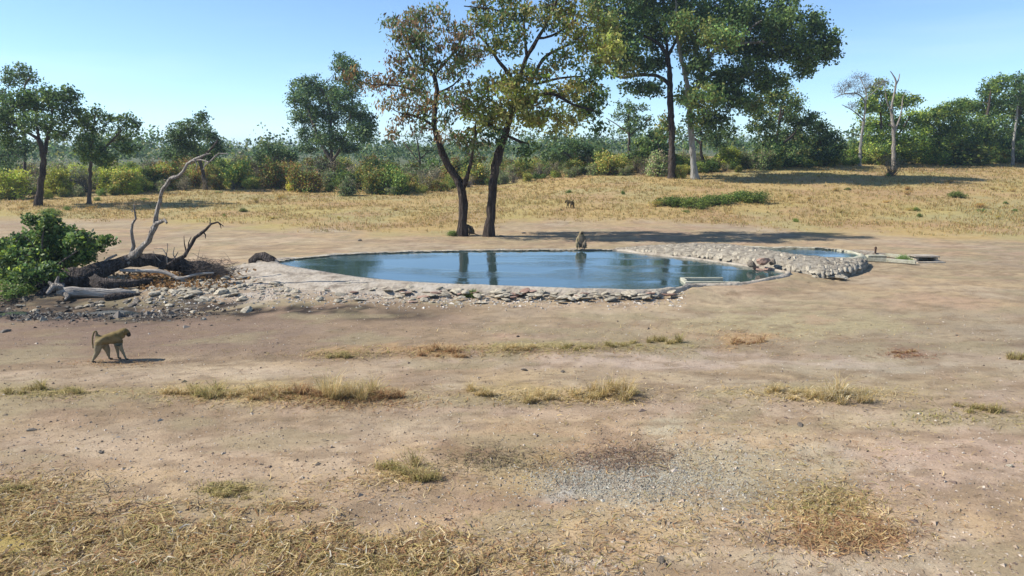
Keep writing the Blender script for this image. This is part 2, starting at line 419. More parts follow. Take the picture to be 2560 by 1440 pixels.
nx, ny = len(xs), len(ys)
idx = (np.arange(ny-1)[:, None]*nx+np.arange(nx-1)[None, :])
quads = np.stack([idx, idx+1, idx+nx+1, idx+nx], -1).reshape(-1, 4)
M_ground, n, l, b = new_mat('dusty_soil', .95, .12)
a = n.new('ShaderNodeAttribute'); a.attribute_name = 'Col'
tcg = n.new('ShaderNodeTexCoord')
f1 = n.new('ShaderNodeTexNoise'); f1.inputs['Scale'].default_value = 9; f1.inputs['Detail'].default_value = 9; f1.inputs['Roughness'].default_value = .72
f2 = n.new('ShaderNodeTexNoise'); f2.inputs['Scale'].default_value = 34; f2.inputs['Detail'].default_value = 5; f2.inputs['Roughness'].default_value = .7
mpg = n.new('ShaderNodeMapping'); mpg.inputs['Scale'].default_value = (.55, 1, 1); l.new(tcg.outputs['Object'], mpg.inputs[0]); l.new(mpg.outputs[0], f1.inputs[0]); l.new(tcg.outputs['Object'], f2.inputs[0])
r1 = ramp(n, [(.3, (.30, .26, .23)), (.41, (.9, .88, .86)), (.5, (1, 1, 1)), (.68, (1.04, 1.04, 1.04)), (.8, (1.3, 1.28, 1.22))]); l.new(f1.outputs[0], r1.inputs[0])
r2 = ramp(n, [(.3, (.25, .22, .2)), (.40, (1, 1, 1)), (.62, (1, 1, 1)), (.75, (1.35, 1.3, 1.25))]); l.new(f2.outputs[0], r2.inputs[0])
m1 = n.new('ShaderNodeMix'); m1.data_type = 'RGBA'; m1.blend_type = 'MULTIPLY'; m1.inputs[0].default_value = .8
m2 = n.new('ShaderNodeMix'); m2.data_type = 'RGBA'; m2.blend_type = 'MULTIPLY'; m2.inputs[0].default_value = .55
l.new(a.outputs['Color'], m1.inputs[6]); l.new(r1.outputs[0], m1.inputs[7]); l.new(m1.outputs[2], m2.inputs[6]); l.new(r2.outputs[0], m2.inputs[7])
l.new(m2.outputs[2], b.inputs['Base Color'])
ad = n.new('ShaderNodeMath'); ad.operation = 'MULTIPLY_ADD'; ad.inputs[1].default_value = .35
l.new(f2.outputs[0], ad.inputs[0]); l.new(f1.outputs[0], ad.inputs[2])
bp = n.new('ShaderNodeBump'); bp.inputs['Strength'].default_value = .9; bp.inputs['Distance'].default_value = .045
l.new(ad.outputs[0], bp.inputs['Height']); l.new(bp.outputs[0], b.inputs['Normal'])
me = mesh_np('ground', np.stack([X, Y, Z], -1).reshape(-1, 3), quads, [M_ground], col.reshape(-1, 3), True)
g_ob = tag(link('ground', me), 'bare trampled dusty soil turning to golden grassland', kind='structure')

def gz(x, y):                       # ground height on the built sheet (bilinear)
    x = np.asarray(x, float); y = np.asarray(y, float)
    i = np.clip(np.searchsorted(xs, x)-1, 0, nx-2); j = np.clip(np.searchsorted(ys, y)-1, 0, ny-2)
    fx = np.clip((x-xs[i])/(xs[i+1]-xs[i]), 0, 1); fy = np.clip((y-ys[j])/(ys[j+1]-ys[j]), 0, 1)
    return (Z[j, i]*(1-fx)+Z[j, i+1]*fx)*(1-fy)+(Z[j+1, i]*(1-fx)+Z[j+1, i+1]*fx)*fy
def GG(px, py):
    g = G(px, py); return Vector((g.x, g.y, float(gz(g.x, g.y))))

# ------------------------------------------------------------------ water
def poly_face(name, pts, z, mat):
    me = bpy.data.meshes.new(name); me.from_pydata([(x, y, z) for x, y in pts], [], [list(range(len(pts)))]); me.materials.append(mat)
    return me
def grow(poly, d):
    p = np.array(poly); n = len(p); out = []
    area = sum(p[i][0]*p[(i+1) % n][1]-p[(i+1) % n][0]*p[i][1] for i in range(n)); sg = 1 if area > 0 else -1
    for i in range(n):
        t = p[(i+1) % n]-p[i-1]; t /= np.linalg.norm(t)+1e-9
        out.append(tuple(p[i]+d*sg*np.array((t[1], -t[0]))))
    return out
o = link('pond_water', poly_face('pond_water', grow(pond_s, .04), WZ, M_water)); tag(o, 'calm blue water of the large waterhole reflecting sky and trees', kind='structure')
o = link('pool_water', poly_face('pool_water', grow(pool_s, .04), WZ, M_water)); tag(o, 'still blue water of the small pool behind the stone dam', kind='structure')

# ------------------------------------------------------------------ rocks (shared meshes)
def rock_mesh(name, seed, mat, flat=.6, sub=2, rough=.28):
    r = np.random.default_rng(seed)
    bm = bmesh.new(); bmesh.ops.create_icosphere(bm, subdivisions=sub, radius=1)
    cuts = [(Vector(r.normal(0, 1, 3)).normalized(), r.uniform(.55, .9)) for _ in range(9)]
    for v in bm.verts:
        for nn, dd in cuts:
            k = v.co.dot(nn)
            if k > dd: v.co -= nn*(k-dd)
        v.co *= 1+r.normal(0, rough*.2)
        v.co.z *= flat
    me = bpy.data.meshes.new(name); bm.to_mesh(me); bm.free(); me.materials.append(mat)
    return me
ROCKS = [rock_mesh('stone_shape', 100+i, M_rock, random.uniform(.4, .75)) for i in range(7)]
REDROCKS = [rock_mesh('stone_shape', 200+i, M_redrock, .6) for i in range(2)]
DARKROCKS = [rock_mesh('stone_shape', 300+i, M_darkrock, .5) for i in range(3)]

# ------------------------------------------------------------------ pond rim
def rim_band(name, poly, i0, i1, wfun, hfun, mat, slope):
    """a band along poly[i0:i1] outwards: inner wall, flat top, outer face"""
    n = len(poly); p = np.array(poly)
    area = sum(p[i][0]*p[(i+1) % n][1]-p[(i+1) % n][0]*p[i][1] for i in range(n)); sg = 1 if area > 0 else -1
    ids = [k % n for k in range(i0, i1+1)]
    V, Q = [], []; prof_n = 10
    for j, i in enumerate(ids):
        t = p[(i+1) % n]-p[i-1]; t /= np.linalg.norm(t)+1e-9; nn = sg*np.array((t[1], -t[0]))
        x, y = p[i]; w = wfun(x, y); h = hfun(x, y)
        s = slope(x, y)
        pr = [(-.02, -.6), (-.03, WZ-.02), (.0, h), (w*.33, h+.01), (w*.66, h), (w, h-.01), (w+s*.25, h*.75), (w+s*.5, h*.5+.01), (w+s*.75, h*.25), (w+s, -.12)]
        for (d, z) in pr:
            jx = random.uniform(-.02, .02)
            q = p[i]+nn*(d+jx*(d > 0)*(1+w)); V.append((q[0], q[1], z+(random.uniform(-.015, .015)+.09*(float(fbm(q[0], q[1], .5, 3, 5))-.5))*(z > 0 and d > .01)))
    m = len(ids)
    for j in range(m-1):
        for k in range(prof_n-1):
            a0 = j*prof_n+k; Q.append((a0, a0+1, a0+prof_n+1, a0+prof_n))
    return mesh_np(name, V, np.array(Q), [mat], None, True)

def resample(poly, step):
    out = []
    n = len(poly)
    for i in range(n):
        a, b = np.array(poly[i]), np.array(poly[(i+1) % n]); k = max(1, int(np.linalg.norm(b-a)/step))
        for j in range(k): out.append(tuple(a+(b-a)*j/k))
    return out
pr = resample(pond_s, .22)
def ppx(x, y): return proj(np.array(x), np.array(y), WZ)
def rw(x, y):
    a, b = ppx(x, y)
    near_side = b > np.interp(a, [690, 1540, 2000], [655, 668, 668])
    if near_side: return float(np.interp(a, [690, 760, 900, 1050, 1200, 1700], [.6, .7, .5, .3, .16, .10]))
    return float(np.interp(a, [690, 760, 900, 1540], [.6, .3, .16, .14]))
def rs(x, y):
    a, b = ppx(x, y)
    near_side = b > np.interp(a, [690, 1540, 2000], [655, 668, 668])
    if near_side: return float(np.interp(a, [690, 900, 1100, 1250, 1700, 1950], [1.5, 1.3, .8, .3, .08, .12]))
    return float(np.interp(a, [690, 760, 1540], [.7, .25, .2]))
rim = empty('pond_rim', (0, 25, 0), 'pale weathered concrete rim with stones set in it round the large pond', 'pool wall')
rm = rim_band('concrete_edge', pr, 0, len(pr), rw, lambda x, y: WZ+.05, M_conc, rs)
ro = link('concrete_edge', rm, rim, (0, -25, 0))
pr2 = resample(pool_s, .22)
rim2 = empty('pool_rim', (12, 28, 0), 'thin white concrete rim of the small pool behind the dam', 'pool wall')
link('concrete_edge', rim_band('concrete_edge', pr2, 0, len(pr2), lambda x, y: .13, lambda x, y: WZ+.05, M_conc_green, lambda x, y: .2), rim2, (-12, -28, 0))

def put_stone(name, parent, mesh, loc, sc, rot, ploc=(0, 0, 0)):
    o = bpy.data.objects.new(name, mesh); C.objects.link(o); o.parent = parent
    o.location = Vector(loc)-Vector(ploc); o.scale = sc; o.rotation_euler = rot
    return o
# stones set in the apron and along the near foot of the rim
k = 0
R2 = random.Random(5)
while k < 150:
    a = R2.uniform(690, 1690); base = float(np.interp(a, [690, 760, 850, 1000, 1200, 1400, 1600, 1700], [668, 684, 700, 716, 724, 730, 733, 730]))
    b_ = base-3+abs(R2.gauss(0, .6))*float(np.interp(a, [690, 1000, 1300, 1700], [50, 32, 22, 10]))
    p = PZ(a, b_, float(np.interp(b_-base, [0, 40], [.16, .0])))
    s = R2.uniform(.06, .17)*(1.5 if R2.random() < .2 else 1)
    put_stone('stone', rim, R2.choice(ROCKS if R2.random() < .85 else REDROCKS), (p.x, p.y, p.z-.01), (s*R2.uniform(1, 1.6), s, s*R2.uniform(.3, .7)),
              (R2.uniform(-.25, .25), R2.uniform(-.25, .25), R2.uniform(0, 6.3)), (0, 25, 0)); k += 1
# the larger blocks under the near rim
for (a, b_, sx, sy, sz, rd) in [(1290, 741, .34, .2, .1, 1), (1330, 734, .2, .16, .1, 1), (1345, 744, .16, .13, .11, 0), (1412, 738, .13, .12, .14, 0), (1425, 744, .12, .1, .1, 0), (1450, 738, .16, .13, .12, 0), (1478, 740, .14, .12, .12, 0),
                       (1495, 745, .16, .1, .07, 0), (1520, 738, .16, .13, .12, 0), (1546, 741, .15, .12, .11, 0), (1570, 739, .15, .12, .11, 0), (1598, 738, .14, .1, .1, 0), (1625, 736, .12, .1, .08, 0), (1240, 745, .22, .13, .07, 0),
                       (800, 752, .14, .1, .09, 0), (905, 752, .28, .12, .06, 0), (845, 757, .13, .09, .08, 0), (1080, 742, .2, .14, .08, 0), (1180, 738, .15, .12, .1, 0), (1368, 733, .2, .12, .1, 1), (1390, 745, .14, .1, .06, 0)]:
    p = GG(a, b_)
    put_stone('stone', rim, R2.choice(REDROCKS if rd else ROCKS), (p.x, p.y, p.z+sz*.5), (sx, sy, sz*1.8), (R2.uniform(-.2, .2), R2.uniform(-.2, .2), R2.uniform(-.5, .5)), (0, 25, 0))
for i in range(44):
    t_ = i/43; a = 1700+300*t_; b_ = float(np.interp(a, [1700, 1716, 1850, 1900, 1945, 2000], [724, 722, 716, 708, 698, 690]))+R2.uniform(-1.5, 3)
    p = PZ(a, b_, .08); s = R2.uniform(.07, .15)
    put_stone('stone', rim, R2.choice(ROCKS), (p.x, p.y, p.z), (s*1.4, s, s*.8), (R2.uniform(-.3, .3), R2.uniform(-.3, .3), R2.uniform(0, 6)), (0, 25, 0))
# a coping stone line along the far rim
for i in range(60):
    a = 700+i*14.2; b_ = float(np.interp(a, [690, 715, 760, 850, 950, 1100, 1250, 1540], [652, 648, 643, 635, 630, 626, 624, 623]))+R2.uniform(-.6, .6)
    p = PZ(a, b_, WZ+.05); s = R2.uniform(.07, .13)
    put_stone('stone', rim, R2.choice(ROCKS), (p.x, p.y, p.z-.01), (s*1.8, s*.9, s*.45), (0, 0, R2.uniform(-.3, .3)), (0, 25, 0))
for i in range(34):
    a = 1836+i*9.4; b_ = float(np.interp(a, [1830, 2060, 2150], [617.5, 619.5, 630]))+R2.uniform(-.5, .5)
    p = PZ(a, b_, WZ+.05); s = R2.uniform(.06, .11)
    put_stone('stone', rim2, R2.choice(ROCKS), (p.x, p.y, p.z), (s*1.5, s*.9, s*.6), (0, 0, R2.uniform(-.3, .3)), (12, 28, 0))

# ------------------------------------------------------------------ stone dam
front_px = [(1538, 627), (1600, 635), (1650, 641), (1730, 648), (1800, 657), (1880, 668), (1950, 679), (1985, 686), (2060, 694), (2110, 686), (2155, 672), (2170, 660)]
back_px = [(1538, 622), (1600, 619), (1660, 617), (1740, 616), (1820, 619), (1885, 628), (1945, 638), (1990, 644), (2060, 648), (2110, 650), (2150, 650), (2165, 650)]
top_h = [.06, .16, .22, .32, .36, .36, .34, .32, .27, .22, .15, .06]
def pl(px, t):
    k = t*(len(px)-1); i = min(len(px)-2, int(k)); f = k-i
    return px[i][0]*(1-f)+px[i+1][0]*f, px[i][1]*(1-f)+px[i+1][1]*f
def dam(u, v):
    a = PZ(*pl(front_px, u), WZ-.02); b = PZ(*pl(back_px, u), WZ-.02)
    th = float(np.interp(u*(len(top_h)-1), range(len(top_h)), top_h))
    h = th*math.sin(math.pi*min(1, max(0, v)))**.55
    q = a.lerp(b, v); q.z = WZ-.03+h
    # the breach with the boulder
    return q
dam_o = empty('stone_dam', dam(.5, .5), 'low curved dam of pale mortared stones between the two pools', 'dam')
NU, NV = 110, 12
V = []
for i in range(NU+1):
    for j in range(NV+1):
        q = dam(i/NU, j/NV)
        if j in (0, NV): q.z = -.5
        amp = .05*(0 < j < NV)
        V.append(tuple(q+Vector((random.uniform(-amp, amp), random.uniform(-amp, amp), random.uniform(-amp, amp)*.6))))
idx = np.array([(i*(NV+1)+j, (i+1)*(NV+1)+j, (i+1)*(NV+1)+j+1, i*(NV+1)+j+1) for i in range(NU) for j in range(NV)])
dl = dam_o.location.copy()
link('mortar_core', mesh_np('mortar_core', np.array(V)-np.array(dl), idx, [M_mortar], None, True), dam_o)
for i in range(64):
    rows = 3 if i < 12 else 5
    for j in range(rows):
        u = (i+.5+R2.uniform(-.3, .3))/64; v = (j+.5+R2.uniform(-.2, .2))/rows*.86+.03
        q = dam(u, v); qu = dam(min(1, u+.01), v)-dam(max(0, u-.01), v); qv = dam(u, min(1, v+.05))-dam(u, max(0, v-.05))
        if 1888 < pl(front_px, u)[0] < 1935 and v < .45: continue
        nn = qu.cross(qv).normalized()
        if nn.z < 0: nn = -nn
        wdt = (dam(min(1, u+1/128), .5)-dam(max(0, u-1/128), .5)).length
        hv = (dam(u, min(1, v+.5/rows))-dam(u, max(0, v-.5/rows))).length
        ex = qv.normalized(); ey = nn.cross(ex); rot = Matrix((ex, ey, nn)).transposed().to_euler()
        m = R2.choice(ROCKS)
        put_stone('stone', dam_o, m, q-nn*.03, (max(.05, min(.34, hv*.6))*R2.uniform(.55, 1.1), max(.05, min(.3, wdt*.62))*R2.uniform(.55, 1.3), R2.uniform(.04, .12)), rot, dl)
# boulder in the dark breach
bp_ = PZ(1908, 676, WZ)
for (dx, dy, dz, s) in [(0, .12, .30, (.26, .24, .26)), (-.2, .2, .06, (.12, .12, .12)), (.12, .05, .02, (.2, .16, .14)), (-.12, .0, .02, (.16, .14, .11))]:
    put_stone('boulder', dam_o, R2.choice(REDROCKS), (bp_.x+dx, bp_.y+dy, bp_.z+dz), s, (.2, .1, R2.uniform(0, 6)), dl)
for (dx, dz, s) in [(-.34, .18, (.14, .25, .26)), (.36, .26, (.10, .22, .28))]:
    put_stone('hollow_shade_stone', dam_o, DARKROCKS[0], (bp_.x+dx, bp_.y+.16, bp_.z+dz), s, (0, .3, 0), dl)  # dark stones standing in for the shade inside the breach
# a chain of lower stones at the dam's near right end
R3 = random.Random(8)
for i in range(46):
    a = R3.uniform(1860, 2110); b_ = float(np.interp(a, [1860, 1950, 2000, 2110], [708, 695, 688, 692]))+R3.gauss(0, 3)
    p = PZ(a, b_, .1); s = R3.uniform(.06, .17)
    put_stone('stone', dam_o, R3.choice(ROCKS), (p.x, p.y, .06+R3.random()*.06), (s*1.3, s, s*.8), (R3.uniform(-.3, .3), 0, R3.uniform(0, 6)), dl)

# ------------------------------------------------------------------ concrete trough, outlet box, pipe
def box_bm(bm, c, s, rz=0, bev=.015):
    r = bmesh.ops.create_cube(bm, size=1); vs_ = r['verts']
    bmesh.ops.scale(bm, vec=s, verts=vs_); bmesh.ops.rotate(bm, cent=(0, 0, 0), matrix=Matrix.Rotation(rz, 3, 'Z'), verts=vs_)
    bmesh.ops.translate(bm, vec=c, verts=vs_)
def bm_obj(name, bm, mat, parent=None, loc=(0, 0, 0), bevel=.012):
    if bevel: bmesh.ops.bevel(bm, geom=bm.edges[:], offset=bevel, segments=2, affect='EDGES', clamp_overlap=True)
    for v in bm.verts: v.co += Vector([random.uniform(-.006, .006) for _ in range(3)])
    me = bpy.data.meshes.new(name); bm.to_mesh(me); bm.free(); me.materials.append(mat)
    return link(name, me, parent, loc)
tp = G(1780, 722)
tr = empty('concrete_trough', tp, 'low pale green concrete trough set into the near right pond edge', 'trough')
L = (G(1850, 722)-G(1712, 722)).length
for nm, c, s in [('front_wall', (0, 0, .09), (L, .12, .26)), ('back_wall', (-L*.1, .62, .11), (L*.8, .1, .26)), ('end_wall', (-L/2+.05, .31, .11), (.1, .52, .27)), ('trough_floor', (0, .31, .02), (L*.9, .5, .06))]:
    bm = bmesh.new(); box_bm(bm, c, s); bm_obj(nm, bm, M_conc_green, tr)
bm = bmesh.new(); box_bm(bm, (L*.42, .36, .1), (L*.45, .1, .1), -.35); bm_obj('sloping_wall', bm, M_conc_green, tr)
tp = G(2312, 656)
ob = empty('outlet_box', tp, 'small concrete outlet box with a dark opening at the channel end', 'drain')
for nm, c, s in [('side_wall', (-.3, .2, .09), (.08, .5, .24)), ('side_wall', (.42, .2, .07), (.1, .5, .2)), ('lid', (.05, .2, .215), (.95, .55, .05)), ('back_wall', (.05, .5, .08), (.8, .08, .22))]:
    bm = bmesh.new(); box_bm(bm, c, s); bm_obj(nm, bm, M_conc, ob)
bm = bmesh.new(); box_bm(bm, (.1, -.15, .0), (1.1, .25, .08), .1); bm_obj('apron', bm, M_conc, ob)
# channel kerb from the small pool to the outlet box
ch = empty('channel_kerb', G(2230, 645), 'narrow pale concrete kerb running from small pool to outlet box', 'kerb')
for (a, b_, c_, d_) in [(2150, 633, 2215, 637), (2150, 648, 2215, 650), (2215, 637, 2290, 646), (2215, 650, 2290, 656), (2130, 628, 2190, 632)]:
    p, q = PZ(a, b_, .1), PZ(c_, d_, .1); v = q-p
    bm = bmesh.new(); box_bm(bm, (p+q)/2-ch.location, (v.length, .14, .12), math.atan2(v.y, v.x)); bm_obj('kerb_piece', bm, M_conc_green if d_ > 640 else M_conc, ch)
bm = bmesh.new(); box_bm(bm, PZ(2190, 641, .09)-ch.location, (.7, .3, .10), -.05); bm_obj('slab', bm, M_conc_green, ch)
pp = PZ(2188, 633, .15)
bm = bmesh.new(); bmesh.ops.create_cone(bm, segments=10, radius1=.035, radius2=.035, depth=.26, cap_ends=True, matrix=Matrix.Translation((0, 0, .13)))
bmesh.ops.create_cone(bm, segments=10, radius1=.05, radius2=.05, depth=.04, cap_ends=True, matrix=Matrix.Translation((0, 0, .2)))
M_iron = noise_mat('rusty_iron', [(.3, (.04, .025, .02)), (.7, (.12, .07, .05))], 10, rough=.7)
tag(bm_obj('iron_pipe', bm, M_iron, None, pp, 0), 'short dark iron pipe sticking up from the channel kerb', 'pipe')

# ------------------------------------------------------------------ vegetation
def pal(*c): return np.array(c, float)
PB = np.array([1.6, 1.55, 1.3])
GREEN = pal((.050, .095, .035), (.075, .125, .04), (.11, .16, .055), (.035, .07, .03))*PB
DEEP = pal((.032, .058, .022), (.055, .09, .03), (.085, .125, .04), (.02, .04, .018))*PB
BLUEG = pal((.05, .095, .05), (.08, .13, .06), (.11, .155, .07), (.035, .065, .035))*PB
OLIVE = pal((.12, .13, .04), (.16, .17, .055), (.09, .11, .04), (.20, .19, .07), (.13, .10, .04))*PB
YELG = pal((.13, .18, .03), (.18, .23, .045), (.10, .15, .03), (.22, .25, .06))*PB
BROWN = pal((.14, .085, .04), (.20, .12, .055), (.10, .10, .04), (.24, .15, .07), (.12, .06, .035))*PB
RUSTG = pal((.11, .12, .05), (.09, .11, .045), (.16, .10, .06), (.075, .09, .045), (.19, .13, .09))*PB
GREYT = pal((.15, .14, .12), (.2, .18, .16), (.12, .115, .10))
GOLDEN = pal((.30, .24, .03), (.24, .22, .03), (.34, .18, .05), (.16, .2, .04))

def leaf_quads(bag, cen, L, W, palette, rng, droop=.0, vary=.35, colw=None):
    N = len(cen)
    a = rng.normal(0, 1, (N, 3)); a[:, 2] -= droop*1.6; a /= np.linalg.norm(a, axis=1, keepdims=True)+1e-9
    nrm = rng.normal(0, 1, (N, 3)); nrm[:, 2] += .6
    b = np.cross(a, nrm); b /= np.linalg.norm(b, axis=1, keepdims=True)+1e-9
    s = rng.uniform(1-vary, 1+vary, (N, 1))
    A = a*L*s*.5; B = b*W*s*.5
    v = np.stack([cen-A, cen+B, cen+A, cen-B], 1).reshape(-1, 3)
    q = np.arange(4*N).reshape(-1, 4)
    ci = rng.integers(0, len(palette), N) if colw is None else colw
    c = palette[ci]*rng.uniform(.75, 1.25, (N, 1))
    bag.add(v, q, np.repeat(c, 4, 0))

def make_tree(name, label, base, limbs, blobs, palette, barkmat, leaf=(.16, .09), dens=26, per=26, rc=.33, droop=.2, seed=1, group=None,
              depth=None, sides=8, flare=.35, cat='tree', palettes=None, twr=1.0, spread=.85, rough=.25, lw=.68):
    """base: pixel of the foot; limbs: lists of (px, py, radius px); blobs: (px, py, rx, ry[, palette index[, depth bias]])"""
    rng = np.random.default_rng(seed); LW = lw; rc = rc*.72
    b0 = GG(*base) if depth is None else P3(base[0], base[1], depth)
    Y0 = b0.y; mpp = Y0/ray(base[0], 400)[1]
    root = empty(name, b0, label, cat, group)
    tb, cb = Bag(), Bag(); nodes = []
    for li, lm in enumerate(limbs):
        dy = 0 if li == 0 else rng.uniform(-1, 1)*1.0
        # a later limb starts where it leaves the tree
        tot = len(lm)-1
        off = 0
        if li and nodes:
            p0 = P3(lm[0][0], lm[0][1], Y0); N_ = np.concatenate(nodes); k = np.argmin((N_[:, 0]-p0.x)**2+(N_[:, 2]-p0.z)**2); off = N_[k, 1]-Y0
        Ls = sum(math.hypot(lm[i+1][0]-lm[i][0], lm[i+1][1]-lm[i][1]) for i in range(tot))*mpp
        pts = [P3(q[0], q[1], Y0+off+dy*Ls*.35*(i/tot)) for i, q in enumerate(lm)]
        if li == 0: pts[0].z = b0.z-.25
        p, r = limb_tube(tb, pts, [max(.012, q[2]*mpp*(.78 if li == 0 and i_ == 0 else LW)) for i_, q in enumerate(lm)], sides, .3, .03, flare if li == 0 else 0, rough=rough)
        nodes.append(np.concatenate([p, r[:, None]], 1))
    for bi, bl in enumerate(blobs):
        cx, cy, rx, ry = bl[:4]; pi = bl[4] if len(bl) > 4 else 0; db = bl[5] if len(bl) > 5 else rng.uniform(-1, 1)*1.15
        pal_ = (palettes or [palette])[pi]
        rxm, rym = rx*mpp, ry*mpp; rd = (rxm+rym)*.5*spread
        cc = np.array(P3(cx, cy, Y0+db*(rxm+1.0)))
        N_ = np.concatenate(nodes)
        d = np.linalg.norm(N_[:, :3]-cc, axis=1)+1.2*np.clip(N_[:, 2]-cc[2], 0, None)
        k = np.argmin(d); s0 = N_[k, :3]
        if np.linalg.norm(cc-s0) > .3:
            mid = (s0+cc)/2+rng.normal(0, .1, 3)*np.linalg.norm(cc-s0)+np.array([0, 0, .05])
            r0 = min(N_[k, 3]*.7, .02+.02*max(rxm, rym))
            p, r = limb_tube(tb, [s0, mid, cc], [r0, r0*.7, r0*.42], 5, .35, .05, rough=.1); nodes.append(np.concatenate([p, r[:, None]], 1))
        # secondary boughs
        sub = max(3, int(rxm*rym*1.1)); sub = min(sub, 16)
        for _ in range(sub):
            u = rng.normal(0, 1, 3); u /= np.linalg.norm(u); u *= rng.uniform(.45, .9)
            e = cc+u*np.array([rxm, rd, rym]); N_ = np.concatenate(nodes[-1:]); k = rng.integers(len(N_)//2, len(N_)) if len(N_) > 2 else 0
            s0 = N_[k, :3]; rr = min(N_[k, 3]*.6, .022*twr+.006)
            m1_ = s0+(e-s0)*.5+rng.normal(0, .12, 3)*np.linalg.norm(e-s0)
            p, r = limb_tube(tb, [s0, m1_, e], [rr, rr*.65, rr*.3], 4, .3, .06); nodes.insert(0, np.concatenate([p, r[:, None]], 1))
        # leaf clumps
        n = max(6, int(rxm*rym*dens*2.1))
        u = rng.normal(0, 1, (n, 3)); u /= np.linalg.norm(u, axis=1, keepdims=True); u *= (rng.random((n, 1))**.42)*rng.uniform(.8, 1.12, (n, 1))
        cl = cc+u*np.array([rxm, rd, rym])
        N_ = np.concatenate(nodes)
        near_ = N_[((N_[:, 0]-cc[0])**2+(N_[:, 2]-cc[2])**2) < (max(rxm, rym)*1.5+1)**2]
        if len(near_) < 2: near_ = N_
        if len(near_) > 500: near_ = near_[rng.choice(len(near_), 500, False)]
        D = np.linalg.norm(cl[:, None]-near_[None, :, :3], axis=2)+.5*np.clip(near_[None, :, 2]-cl[:, None, 2], 0, None)
        k = D.argmin(1); s0 = near_[k, :3]; d0 = np.linalg.norm(cl-s0, axis=1)
        mids = s0+(cl-s0)*.5+rng.normal(0, .1, (n, 3))*d0[:, None]+np.array([0, 0, .06])*d0[:, None]
        r0 = np.clip(.010+.006*d0, 0, .03)*twr
        v, q = tubes(np.stack([s0, mids, cl], 1), np.stack([r0, r0*.7, r0*.3], 1), 3); tb.add(v, q)
        cen = np.repeat(cl, per, 0)+rng.normal(0, 1, (n*per, 3))*rc*np.array([1, 1, .7])
        # leaves along a clump share a tone; its spread paints sunlit and dim clumps
        tone = np.repeat(rng.uniform(.6, 1.45, (n, 1)), per, 0)
        ci = np.where(rng.random(n*per) < .6, np.repeat(rng.integers(0, len(pal_), n), per), rng.integers(0, len(pal_), n*per))
        m0 = len(cb.c)
        leaf_quads(cb, cen, leaf[0]*1.12, leaf[1]*1.15, pal_, rng, droop, colw=ci)
        cb.c[m0] = cb.c[m0]*np.repeat(tone, 4, 0)
    o1 = link('trunk', tb.mesh('trunk', [barkmat], b0, True), root)
    if cb.v: o2 = link('crown', cb.mesh('crown', [M_leaf], b0), root)
    return root

# --- the two trees behind the pond
make_tree('forked_tree', 'slender forked tree with brown-tinged hanging leaves, left of the pair behind the pond', (1154, 590),
    [[(1153, 592, 17), (1157, 545, 15), (1158, 495, 15), (1151, 463, 14), (1120, 412, 12), (1098, 362, 10), (1085, 312, 9), (1089, 262, 8), (1091, 222, 7), (1083, 186, 7), (1062, 173, 6), (1042, 168, 5), (1020, 130, 3)],
     [(1154, 475, 12), (1170, 432, 8), (1178, 400, 6), (1186, 350, 4), (1190, 300, 3)], [(1083, 186, 6), (1102, 168, 5), (1122, 145, 4), (1150, 110, 3), (1165, 60, 2)],
     [(1062, 173, 5), (1052, 130, 4), (1060, 80, 3), (1066, 30, 2)], [(1088, 265, 5), (1050, 235, 4), (1000, 215, 3), (930, 212, 2)], [(1087, 315, 5), (1040, 290, 4), (1005, 285, 3)], [(1090, 235, 4), (1130, 215, 3), (1155, 190, 2)]],
    [(1064, 45, 48, 42, 0), (1010, 85, 42, 42, 0), (980, 60, 25, 25, 0), (1060, 115, 60, 42, 0), (1000, 155, 42, 38, 1), (1120, 100, 50, 35, 1), (1165, 85, 40, 30, 2), (1170, 130, 42, 26, 0), (1085, 160, 60, 26, 0), (985, 205, 42, 28, 1), (920, 205, 42, 25, 1), (880, 195, 30, 20, 1), (1010, 240, 42, 32, 1),
     (1050, 215, 42, 32, 0), (1140, 190, 48, 28, 0), (1130, 245, 38, 30, 0), (1060, 275, 48, 28, 2), (1005, 290, 30, 32, 1), (1060, 320, 38, 18, 0), (985, 330, 15, 26, 1), (1115, 300, 30, 26, 2), (1165, 360, 34, 26, 2), (1185, 400, 20, 22, 2), (1120, 340, 30, 20, 0), (1150, 270, 36, 26, 0), (1075, 250, 40, 24, 1), (1195, 365, 26, 24, 2), (1040, 190, 40, 22, 0), (1180, 130, 40, 26, 0), (1030, 60, 36, 30, 0), (1150, 155, 40, 30, 0), (1110, 30, 20, 30, 0), (960, 250, 20, 30, 1)],
    RUSTG, M_bark_dark, (.18, .068), 15, 22, .27, .9, 3, palettes=[np.concatenate([RUSTG, GREEN[:2]]), np.concatenate([BROWN*.85, RUSTG, GREEN[:2]]), np.concatenate([GREEN, RUSTG])])
